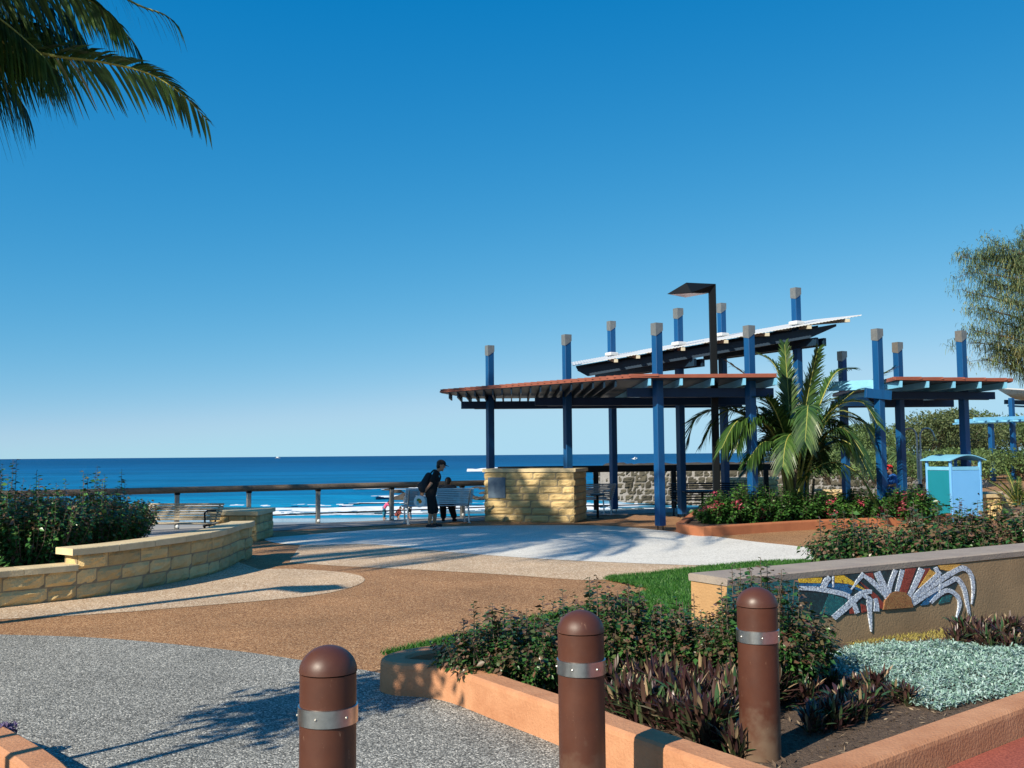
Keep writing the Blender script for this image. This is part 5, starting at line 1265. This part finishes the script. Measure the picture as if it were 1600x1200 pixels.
for (x, y, rx, ry, h, n, tl, lb) in ((-6.35,15.7,.75,.8,.72,320,(6,.18),'dark green hedge bush at the end next to the pale slatted seat'), (-5.95,14.2,.85,.8,.9,420,(14,.5),'dark green hedge bush with tall leafy shoots, behind the wall step'), (-6.4,13.3,.85,.8,.92,420,(10,.45),'dark green hedge bush standing behind the lower wall coping'), (-7.2,13.9,.9,.9,1.0,380,(14,.7),'dark green hedge bush with the tallest shoots at the left edge'), (-7.1,16.6,.8,.8,.8,220,(4,.3),'dark green hedge bush in the rear row of the planter')):
    shrub(lb, (x,y), rx*1.05, ry, h*1.05, int(n*2), .07, 'hedge', z0=.28, tall=(tl[0]*2//3, tl[1]), bronze=.2, group=G3, lp=26, lowleaf=.05, flat=.28)
# ------------------------------------------------------------------ maroon sword-leaved plants
cl = [strap_clump('leaves', 92, .1, .024, M['rhoeo'], (.05, 1.25), .15, .11) for _ in range(4)]
def rhoeo(x, y, sc, label, group, z=.03):
    r = thing('maroon_plant', label, 'plant', (0,0,0), group); part('leaves', random.choice(cl), None, r); r.location = (x, y, z); r.rotation_euler = (0,0,random.uniform(0,6.3)); r.scale = (sc,sc,sc*random.uniform(.9,1.25))
pl = [P(*q) for q in ((915,1090),(960,1072),(1080,1055),(1150,1050),(1250,1058),(1255,1090),(1190,1130),(1140,1150),(1120,1178),(1050,1160),(960,1125))]
pts = []; k = 0
while len(pts) < 190 and k < 6000:
    k += 1; q = scatter([(p.x, p.y) for p in pl], 1)[0]
    if all((q[0]-a)**2+(q[1]-b)**2 > .0032 for a, b in pts): pts.append(q)
for x, y in pts: rhoeo(x, y, random.uniform(.95,1.5), 'maroon and green sword-leaved plant massed between the middle and right bollards', 'maroon plants between the bollards')
for px, py in ((1260,1110),(1285,1142),(1302,1148),(1325,1140),(1345,1135),(1270,1155),(1315,1122),(1360,1118)): q = P(px,py); rhoeo(q.x, q.y, random.uniform(.85,1.2), 'sword-leaved plant in the loose tuft on bare mulch right of the right bollard', 'tuft right of the right bollard')
for px, py in ((1265,1075),(1300,1085),(1335,1090),(1370,1098),(1400,1105),(1240,1060),(1290,1062),(1230,1040),(1270,1045),(1420,1110)): q = P(px,py); rhoeo(q.x, q.y, random.uniform(.75,1.1), 'maroon sword-leaved plant along the near edge of the silver ground cover', 'maroon plants edging the silver cover')
for i in range(16): q = P(random.uniform(1490,1650), random.uniform(1000,1030)); rhoeo(q.x, q.y, random.uniform(.9,1.25), 'maroon sword-leaved plant at the foot of the mosaic wall beyond the silver cover', 'maroon plants by the mosaic wall')
for px, py in ((1140,1185),(1160,1178),(1150,1196)): q = P(px,py); rhoeo(q.x, q.y, 1.0, 'small sword-leaved plant touching the foot of the right bollard', 'plants at the bollard foot')
# ------------------------------------------------------------------ silver ground cover: one mounded carpet
sv = [P(*q) for q in ((1278,1058),(1330,1075),(1380,1090),(1430,1115),(1470,1122),(1530,1106),(1600,1096),(1680,1075),(1680,1020),(1600,1022),(1500,1018),(1420,1014),(1340,1020),(1300,1035))]
poly_ = [(p.x, p.y) for p in sv]; pts = scatter(poly_, 21000); n = len(pts)
hh = np.array([.07+.05*mnoise.noise(Vector((x*4, y*4, 0))) for x, y in pts])*np.array([min(1, .35+2.2*min(math.hypot(x-a, y-b) for a, b in poly_)) for x, y in pts])
Cc = np.array([(x, y, .03) for x, y in pts]); Cc[:, 2] += hh*rng.uniform(.2, 1, n); Dd = unit(n); Dd[:, 2] = np.abs(Dd[:, 2])*.8+.1; Nn = unit(n)*.5+np.array([0,0,1.0])
V, Q = leaves_np(Cc, Dd, Nn, rng.uniform(.03, .068, n), rng.uniform(.009, .015, n), .35, .1)
o = link('silver_groundcover', np_mesh('silver_groundcover', V, Q, np.tile(np.clip(rng.normal(.55,.25,n),0,1), 2), M['silverleaf'])); o['kind'] = 'stuff'
# corner bed, bottom left
_c = P(6,1190); pts = [(_c.x+random.uniform(-.05,.05), _c.y+random.uniform(-.05,.05)) for _ in range(260)]
n = len(pts); Cc = np.array([(x, y, .12+random.random()*.08) for x, y in pts]); Dd = unit(n); Dd[:, 2] = abs(Dd[:, 2]); V, Q = leaves_np(Cc, Dd, unit(n)*.5+np.array([0,0,1.0]), rng.uniform(.02,.05,n), rng.uniform(.012,.025,n))
o = tag(link('flowering_plant', np_mesh('flowering_plant', V, Q, np.tile(rng.uniform(0,1,n),2), M['purple'])), 'purple-flowered plant inside the corner kerb at bottom left', 'plant')
# pink flower on the shrub in front of the wall
def flowers(root, pts, size=.03):
    n = len(pts)*6; C_ = np.repeat(np.array(pts), 6, 0); a = np.tile(np.arange(6)*1.047, len(pts)); D = np.stack([np.cos(a), np.sin(a), .5+0*a], 1)+rng.normal(size=(n,3))*.25
    V, Q = leaves_np(C_+rng.normal(size=C_.shape)*size*.3, D, unit(n)*.3+np.array([0,0,1.0]), rng.uniform(.6,1.2,n)*size, rng.uniform(.6,1,n)*size*.8); part('flower_cluster', np_mesh('flower_cluster', V, Q, rng.uniform(0,1,2*n), M['petal']), None, root)
# ------------------------------------------------------------------ palm bed: flowering shrubs
G4 = 'flowering shrubs in the palm bed'
fl = [(1122,812,.55,.5,'pink-flowered shrub at the rounded corner of the palm bed'),(1165,808,.6,.62,'green shrub with pink blooms right of the lamp post'),(1205,806,.6,.6,'leafy green shrub in the middle of the palm bed front'),(1250,808,.6,.55,'green flowering shrub right under the palm stems'),(1300,805,.65,.5,'shrub with red-pink blooms below the low arching frond'),(1350,803,.65,.52,'shrub with red-pink blooms in front of the shaded blue post'),(1400,802,.6,.5,'shrub with red-pink blooms left of the bin hutch'),(1432,800,.55,.55,'twiggy green shrub in the palm bed corner next to the bin hutch')]
for i, (px, py, rx, h, lb) in enumerate(fl):
    q = at(px, py, 22.0+.0035*(px-1120)+.25); r, pts = shrub(lb, (q.x, q.y), rx, .55, h*1.4, 260, .095, 'flowershrub', .12, G4, tall=(6,.15), bronze=.12, lp=20, lowleaf=.08)
    top = pts[(pts[:, 2] > .12+h*.35) & (pts[:, 1] < q.y+.1)]; nf = [44,30,6,14,30,36,40,4][i]; centers = top[rng.integers(0, len(top), max(1, nf//4))]
    for c in centers: flowers(r, c+rng.normal(size=(5,3))*.055-np.array([0,.12,0]), .06)
# ------------------------------------------------------------------ the palm in the bed
pr_ = thing('palm_clump', 'lush palm with arching fronds rising from several stems in the flower bed', 'palm', (at(1243,795,23.6)[0], 23.6, .1))
cb = at(1243,790,23.6); cb.z = .12
def pf(pts, **k):
    """frond through pixel points with their depth offsets"""
    c = [at(px, py, 23.6+dy) for px, py, dy in pts]; part('frond', frond_mesh(c, mats=[M['petiole'], M['lushfrond']], **k), None, pr_)
kw = dict(nleaf=70, leaf=.62, wid=.045, droop=.3, rad=.03)
pf([(1242,780,0),(1250,700,-.1),(1262,620,-.2),(1278,545,-.5)], side=(1,.25,0), spread=.5, l0=.3, **kw)
pf([(1240,780,0),(1236,700,.1),(1232,620,.2),(1226,538,.2)], side=(1,-.3,0), spread=.45, l0=.3, **kw)
pf([(1246,780,0),(1262,700,-.5),(1300,640,-.9),(1345,628,-1.2),(1372,664,-1.5)], l0=.32, **kw)
pf([(1246,780,.1),(1275,690,.3),(1318,625,.5),(1396,575,.6)], l0=.3, **kw)
pf([(1240,790,-.2),(1262,742,-.7),(1300,722,-1.0),(1338,738,-1.2),(1364,775,-1.3)], l0=.25, **{**kw, 'droop': .75})
pf([(1238,780,0),(1215,690,-.4),(1180,652,-.8),(1150,660,-1.1),(1128,700,-1.3)], l0=.32, **{**kw, 'droop': .6})
pf([(1238,780,.2),(1215,660,.6),(1180,600,.9),(1138,566,1.0)], l0=.3, **kw)
pf([(1236,780,.2),(1200,680,.2),(1140,640,0),(1090,652,-.2),(1076,690,-.2)], l0=.4, **kw)
pf([(1248,780,0),(1275,700,-.6),(1315,668,-1.0),(1350,712,-1.4)], l0=.35, **{**kw, 'droop': .6})
pf([(1238,785,-.1),(1225,720,-.6),(1196,690,-1),(1168,720,-1.3)], l0=.3, **{**kw, 'droop': .6})
pf([(1244,785,0),(1250,700,.6),(1270,640,1.2),(1310,620,1.7)], l0=.3, **kw)
pf([(1240,785,0),(1222,690,.6),(1190,640,1.2),(1165,640,1.7)], l0=.3, **kw)
pf([(1244,785,0),(1252,690,-.7),(1262,640,-1.2),(1262,640,-1.7),(1258,690,-2.1)], l0=.35, **{**kw, 'droop': .5})
pf([(1240,785,0),(1228,690,-.5),(1205,630,-.9),(1185,620,-1.2)], l0=.3, **kw)
pf([(1248,785,0),(1268,720,.3),(1310,690,.5),(1340,720,.6)], l0=.3, **kw)
pf([(1240,785,0),(1230,720,.3),(1200,700,.5),(1160,740,.6)], l0=.3, **kw)
pf([(1242,785,.1),(1240,690,.3),(1215,580,.5),(1185,552,.8)], l0=.3, **kw)
pf([(1245,785,.1),(1262,690,.2),(1300,590,.4),(1330,575,.6)], l0=.3, **kw)
for k in range(13):
    a = k*2.399+.6; e = random.uniform(.6, 1.25); l = random.uniform(1.5, 2.1); d = V3(math.cos(a), math.sin(a)*.9, 0); b0 = cb+V3(random.uniform(-.25,.25), random.uniform(-.2,.2), 0)
    part('frond', frond_mesh([b0, b0+d*l*.12+V3(0,0,.75+.5*e), b0+d*l*.45+V3(0,0,1.2+1.1*e), b0+d*l*.85+V3(0,0,1.0+1.2*e), b0+d*l*1.05+V3(0,0,.5+1.1*e)], mats=[M['petiole'], M['lushfrond']], l0=.3, **{**kw, 'droop': .55}), None, pr_)
for (x0, x1, y1, w_) in ((1232,1222,735,.07),(1246,1240,715,.09),(1255,1262,730,.07),(1238,1250,745,.08),(1262,1272,748,.05)):
    a = at(x0,797,23.6+random.uniform(-.2,.3)); a.z = .1; b = at(x1,y1,23.6+random.uniform(-.2,.2)); mb = MB(); mb.tube([a, a.lerp(b,.5)+V3(.03,0,0), b], [w_,w_*.8,w_*.45], 8); part('stem', mb, M['palmtrunk'], pr_, True)
# ------------------------------------------------------------------ coconut palm, top left, and its neighbours out of the picture
def palm(label, base, H, name='coconut_palm', nfr=16, fl=2.6, seed=1, fixed=None):
    random.seed(seed); r = thing(name, label, 'palm', base, 'coconut palms'); B = Vector(base); top = B+V3(.25,.1,H)
    mb = MB(); pts = [B+(top-B)*t+V3(.15*math.sin(t*3),0,0) for t in np.linspace(0,1,14)]; mb.tube(pts, [.15-.05*t+(.05 if t == 0 else 0) for t in np.linspace(0,1,14)], 14); part('trunk', mb, M['palmtrunk'], r, True)
    for k in range(nfr):
        a = k*2.399+seed; e = .75-1.25*k/nfr; l = fl*random.uniform(.85,1.1); d = V3(math.cos(a), math.sin(a), 0)
        ctrl = [pts[-1], pts[-1]+d*l*.3+V3(0,0,l*.28*(e+.35)), pts[-1]+d*l*.68+V3(0,0,l*.35*e), pts[-1]+d*l*(.95)+V3(0,0,l*(.25*e-.28))]
        part('frond', frond_mesh(ctrl, nleaf=52, leaf=.62, wid=.034, droop=.9, rad=.024, l0=.14, gap=.06), None, r)
    if fixed:
        for c in fixed: part('frond', frond_mesh(c[0], **c[1]), None, r)
    return r
PY = 14.0
def pz(l): return [at(px, py, PY+dy) for px, py, dy in l]
kk = dict(nleaf=84, leaf=.8, wid=.05, droop=1.0, rad=.034, l0=.06, gap=.08, hang=.55, spread=.55)
cr_ = at(-190,-40,14.0)
fx = [(pz([(-190,-30,0),(-60,40,-.1),(60,82,-.15),(160,97,-.2),(235,116,-.2),(285,148,-.2),(322,186,-.2)]), {**kk, 'leaf': .72, 'nleaf': 96, 'wid': .052, 'gap': .08, 'hang': .1, 'droop': .38, 'spread': .8, 'side': (.1,.6,-.78)}),
      (pz([(-190,-40,0),(-60,-60,.2),(70,-35,.3),(150,8,.3),(205,62,.35),(222,92,.4)]), {**kk, 'leaf': .56}),
      (pz([(-190,-40,0),(-60,-70,.5),(110,-50,.9),(210,5,1.1),(255,22,1.2),(276,38,1.3)]), {**kk, 'leaf': .56, 'nleaf': 50, 'hang': .3}),
      (pz([(-190,-30,0),(-120,0,.2),(-30,25,.3),(60,40,.4),(120,70,.4)]), {**kk, 'leaf': .8, 'nleaf': 74, 'wid': .05, 'gap': .15, 'side': (.1,.6,-.78), 'hang': .2}),
      (pz([(-190,-40,0),(-90,-50,-.2),(40,-30,-.3),(140,0,-.4),(190,40,-.4)]), {**kk, 'leaf': .75, 'nleaf': 84, 'wid': .055, 'gap': .12, 'side': (.3,.5,-.8), 'hang': .15, 'droop': .5}),
      (pz([(-190,-20,0),(-110,40,-.2),(-30,75,-.3),(40,85,-.3),(90,110,-.3)]), {**kk, 'leaf': .9, 'nleaf': 100}),
      (pz([(-190,-30,0),(-80,-10,-.4),(0,30,-.6),(70,90,-.8)]), {**kk, 'leaf': .85}),
      (pz([(-190,-30,0),(-90,10,.3),(0,35,.6),(90,60,.9),(140,95,1.1)]), {**kk, 'leaf': .78}),
      (pz([(-190,-40,0),(-100,-60,.1),(0,-30,.2),(90,10,.1),(130,60,0)]), {**kk, 'leaf': .78}),
      (pz([(-190,-30,0),(-130,40,0),(-60,90,.1),(10,130,.1),(40,170,.1)]), {**kk, 'leaf': .7})]
palm('coconut palm whose drooping fronds hang into the top left of the view', (cr_.x-.25, cr_.y-.1, 0), cr_.z, seed=3, nfr=14, fl=3.2, fixed=fx)
q1 = palm('coconut palm left of the view whose crown shades the white path', (-12.5,13.5,0), 7.6, seed=5, nfr=15, fl=3.1)
random.seed(21)
dup(q1, (-10.6,13.0,0), 1.3, 1.1, 'coconut palm left of the view between the planter and the lawn shade')
dup(q1, (-13.2,15.6,0), 2.4, 1.05, 'coconut palm left of the view nearest the sea rail')
dup(q1, (-9.1,9.3,0), 2.9, 1.28, 'coconut palm left of the view with its crown closest to the camera')
dup(q1, (-9.5,10.3,0), .4, 1.36, 'coconut palm left of the view, broad crown over the beige path')
dup(q1, (-11.3,12.2,0), 5.1, 1.3, 'coconut palm left of the view shading the pavilion front')
q2 = palm('very tall coconut palm left of the view whose crown shades the left pavilion posts', (-10.9,16.0,0), 11.9, seed=9, nfr=15, fl=3.3)
dup(q2, (-11.6,14.6,0), 2.0, 1.0, 'very tall coconut palm left of the view, second of the tallest pair')
# young tree in the corner bed, out of the picture: its two thin stems and crown throw the shadow on the grey paving
random.seed(31)
q = P(535,1086); sx, sy = math.sin(SUN_AZ), math.cos(SUN_AZ); hc = 3.1; k = hc/math.tan(SUN_EL)
yb = V3(q.x-sx*k, q.y-sy*k, 0); yt = thing('young_tree', 'young two-stemmed tree in the corner bed left of the view', 'tree', yb)
mb = MB(); mb.tube([yb, yb+V3(.02,0,1.5), yb+V3(0,0,hc)], [.035,.03,.02], 8); mb.tube([yb+V3(.3,-.35,0), yb+V3(.28,-.3,1.5), yb+V3(.2,-.2,hc-.2)], [.045,.04,.02], 8); part('trunk', mb, M['bark'], yt, True)
CC = []; 
for (dx, dy, dz, rr, nn) in ((0,0,0,.5,650),(.45,.1,.1,.4,450),(-.3,-.2,-.15,.3,220),(.2,-.25,-.3,.35,260),(.7,.35,.2,.35,330)):
    p = rng.normal(size=(nn,3))*[.5,.5,.4]*rr+np.array(yb+V3(dx,dy,hc+dz)); CC.append(p)
CC = np.concatenate(CC); n = len(CC); V, Q = leaves_np(CC, unit(n), unit(n), rng.uniform(.09,.18,n), rng.uniform(.05,.08,n)); part('crown', np_mesh('crown', V, Q, rng.uniform(0,1,2*n), M['scrub2']), None, yt)
# ------------------------------------------------------------------ background trees
def scrub_tree(label, base, H, wd, m, n=5200, leaf=.24, seed=1, name='coastal_tree', group='scrub trees behind the shelter'):
    random.seed(seed); r = thing(name, label, 'tree', (0,0,0), group); mb = MB(); lobes = []
    for k in range(3):
        a = random.uniform(0,6.3); top = V3(math.cos(a)*wd*.22, math.sin(a)*wd*.22, H*.62); mid = top*.45+V3(random.gauss(0,.2),random.gauss(0,.2),0); mb.tube([(0,0,-.1), mid, top], [.13,.09,.04], 7)
        for q in range(4):
            b = a+random.gauss(0,1.2); e = top+V3(math.cos(b)*wd*.3, math.sin(b)*wd*.3, random.uniform(-.1,.3)*H); mb.tube([mid.lerp(top,.4+.15*q), e], [.05,.015], 5); lobes.append((e, random.uniform(.16,.3)*wd))
    for k in range(6): lobes.append((V3(random.gauss(0,.24)*wd, random.gauss(0,.24)*wd, random.uniform(.35,.85)*H), random.uniform(.14,.26)*wd))
    part('trunk', mb, M['bark'], r); CC = []; RR = []
    for (c, rad) in lobes:
        k = int(n*rad*rad/sum(x[1]**2 for x in lobes)); u = unit(k)*rng.uniform(.55,1.05,(k,1))**.6*rad; u[:, 2] *= .72; CC.append(np.array(c)+u+rng.normal(size=(k,3))*.08*rad); RR.append(np.clip(rng.normal(.5+random.uniform(-.18,.18),.2,k),0,1))
    CC = np.concatenate(CC); CC[:, 2] = np.clip(CC[:, 2], .15, H*1.03); RR = np.concatenate(RR); k = len(CC)
    V, Q = leaves_np(CC, unit(k), unit(k), rng.uniform(.6,1.3,k)*leaf, rng.uniform(.35,.6,k)*leaf, .1); part('crown', np_mesh('crown', V, Q, np.tile(RR,2), M[m]), None, r)
    r.location = base; return r
T = [scrub_tree('rounded olive coastal tree behind the bin hutch', (0,0,0), 5.2, 5.0, 'scrub', seed=2), scrub_tree('broad green coastal tree between the pavilion posts', (0,0,0), 4.4, 5.5, 'scrub2', seed=4), scrub_tree('spreading olive coastal tree with bare lower trunks near the far shelter', (0,0,0), 4.8, 6.0, 'scrub', seed=7)]
tl_ = [(0,1449,640,66),(1,1395,665,72),(2,1560,655,74),(1,1345,672,80),(0,1300,690,86),(2,1490,652,70),(1,1530,648,80),(0,1600,645,78),(2,1420,652,84),(1,1650,650,72),(2,1330,700,66),(0,1700,640,66),(1,1480,660,92),(2,1255,705,92)]
names_ = ['olive tree whose dome stands highest between the two right posts','green tree showing beside the shaded back post','olive tree behind the far shelter awning','green tree right of the palm fronds','small olive tree behind the palm','olive tree just above the bin hutch roof','green tree between the bin hutch and the far shelter','olive tree at the right edge under the casuarina','olive tree far back left of the beach shower','green tree beyond the right edge under the casuarina','olive tree showing under the palm fronds','olive tree outside the right edge beside the casuarina','green tree far back behind the beach shower','olive tree farthest left, behind the palm and sea wall']
used = set()
for i, (k, px, py, Y) in enumerate(tl_):
    b = at(px, 720, Y); H = topz(py, px, Y); base = (5.2,4.4,4.8)[k]; sc = H/base
    if k not in used: o = T[k]; used.add(k); o.location = (b.x,b.y,0); o.scale = (max(.9,sc),)*2+(sc,); o['label'] = names_[i]
    else: dup(T[k], (b.x,b.y,0), random.uniform(0,6.3), (max(.9,sc),max(.9,sc),sc), names_[i])
# low green thicket at their feet
random.seed(5); th0 = scrub_tree('low green thicket bush at the foot of the trees', (0,0,0), 1.8, 3.2, 'scrub2', 2600, .2, 9, 'thicket_bush', 'thicket bushes under the trees')
for i in range(14):
    px = 1290+i*26+random.uniform(-8,8); Y = random.uniform(50,62); b = at(px, 740, Y); o = th0 if i == 0 else dup(th0, None, random.uniform(0,6.3), 1)
    o.location = (b.x,b.y,0); s_ = random.uniform(.7,1.05); o.scale = (s_,s_,s_)
# pandanus-like tuft behind the shaded post and cycad at the right
def tuft(label, name, cat, loc, n, ln, wd_, m, tilt, trunk, curve=.35):
    r = thing(name, label, cat, (0,0,0)); me = strap_clump('leaves', n, ln, wd_, M[m], tilt, curve); me.transform(Matrix.Translation((0,0,trunk))); part('leaves', me, None, r)
    mb = MB(); mb.tube([(0,0,-.05),(0,0,trunk+.05)], [.12,.09], 10); part('trunk', mb, M['palmtrunk'], r, True); r.location = loc
q = at(1408,745,40); tuft('grey-green spiky screw pine beside the shaded back post', 'screw_pine', 'tree', (q.x,q.y,0), 60, 1.3, .07, 'scrub2', (.2,1.9), 1.6, .5)
cy = thing('cycad', 'dark spiky cycad with stiff fronds at the right edge, beside the bin hutch', 'plant', (*at(1592,800,24.2)[:2], 0)); cb = Vector(cy.location)+V3(0,0,.35)
mb = MB(); mb.tube([cb-V3(0,0,.37), cb], [.16,.14], 12); part('trunk', mb, M['palmtrunk'], cy, True)
for i in range(26):
    a = i*2.399; e = random.uniform(.15,1.15); l = random.uniform(.9,1.3); d = V3(math.cos(a)*math.cos(e), math.sin(a)*math.cos(e), math.sin(e)); part('frond', frond_mesh([cb, cb+d*l*.5, cb+d*l+V3(0,0,-.15*l)], nleaf=30, leaf=.17, wid=.022, droop=.1, rad=.012, l0=.1, mats=[M['petiole'], M['lushfrond']]), None, cy)
# casuarina
random.seed(8)
ca = thing('casuarina_tree', 'tall casuarina with drooping olive brown needles at the right edge', 'tree', (*at(1690,720,38)[:2], 0)); cB = Vector(ca.location)
mb = MB(); cen = []
tt = [cB, cB+V3(-.2,0,2.5), cB+V3(-.1,.1,5.5), cB+V3(-.3,0,8), cB+V3(-.3,0,10.5)]; mb.tube(spline(tt,4), [.26-.22*i/16 for i in range(17)], 10)
tips = [(1500,402),(1512,425),(1525,412),(1545,398),(1560,385),(1575,402),(1598,372),(1590,420),(1516,458),(1540,440),(1528,480),(1560,450),(1580,470),(1545,500),(1570,520),(1515,515),(1525,535),(1555,545),(1540,562),(1580,560),(1600,500),(1600,545),(1575,575),(1600,440),(1620,400),(1640,380),(1660,360),(1620,460),(1630,520),(1640,580),(1680,420),(1700,500),(1610,400)]
trk = spline(tt, 8)
for (px, py) in tips:
    e = at(px, py, 38+random.uniform(-1.8,1.8)); s_ = min(trk, key=lambda p: abs(p.z-(e.z-1.2))); m_ = s_.lerp(e,.55)+V3(0,0,.15); pts = spline([s_, m_, e], 5); mb.tube(pts, [.06-.05*i/(len(pts)-1) for i in range(len(pts))], 5)
    for t in np.linspace(.45,1.0,7):
        c = pts[min(len(pts)-1, int(t*(len(pts)-1)))]
        cen.append(c)
        for q in range(2):
            d = V3(random.gauss(0,.3),random.gauss(0,.3),random.uniform(-.15,.35)); e2 = c+d; mb.tube([c, c+d*.5+V3(0,0,.05), e2], [.014,.01,.006], 4); cen.append(e2)
part('trunk', mb, M['bark'], ca, True)
st = MB(); V = []; Q = []; RR = []
for c in cen:
    tone = random.gauss(.5,.18)
    for q in range(36):
        a = random.uniform(0,6.3); b = np.array(c)+rng.normal(size=3)*[.17,.17,.14]; l = random.uniform(.1,.3); o1 = np.array([math.cos(a),math.sin(a),random.uniform(-.6,.7)])*l*.6; w_ = np.array([-math.sin(a),math.cos(a),0])*.010
        p1 = b+o1; p2 = p1+o1*.5-np.array([0,0,l*.7]); k = len(V); V += [b-w_,b+w_,p1-w_,p1+w_,p2-w_*.5,p2+w_*.5]; Q += [(k,k+1,k+3,k+2),(k+2,k+3,k+5,k+4)]; t = min(1,max(0,tone+random.gauss(0,.18))); RR += [t,t]
part('needles', np_mesh('needles', np.array(V), np.array(Q), np.array(RR), M['needle']), None, ca)
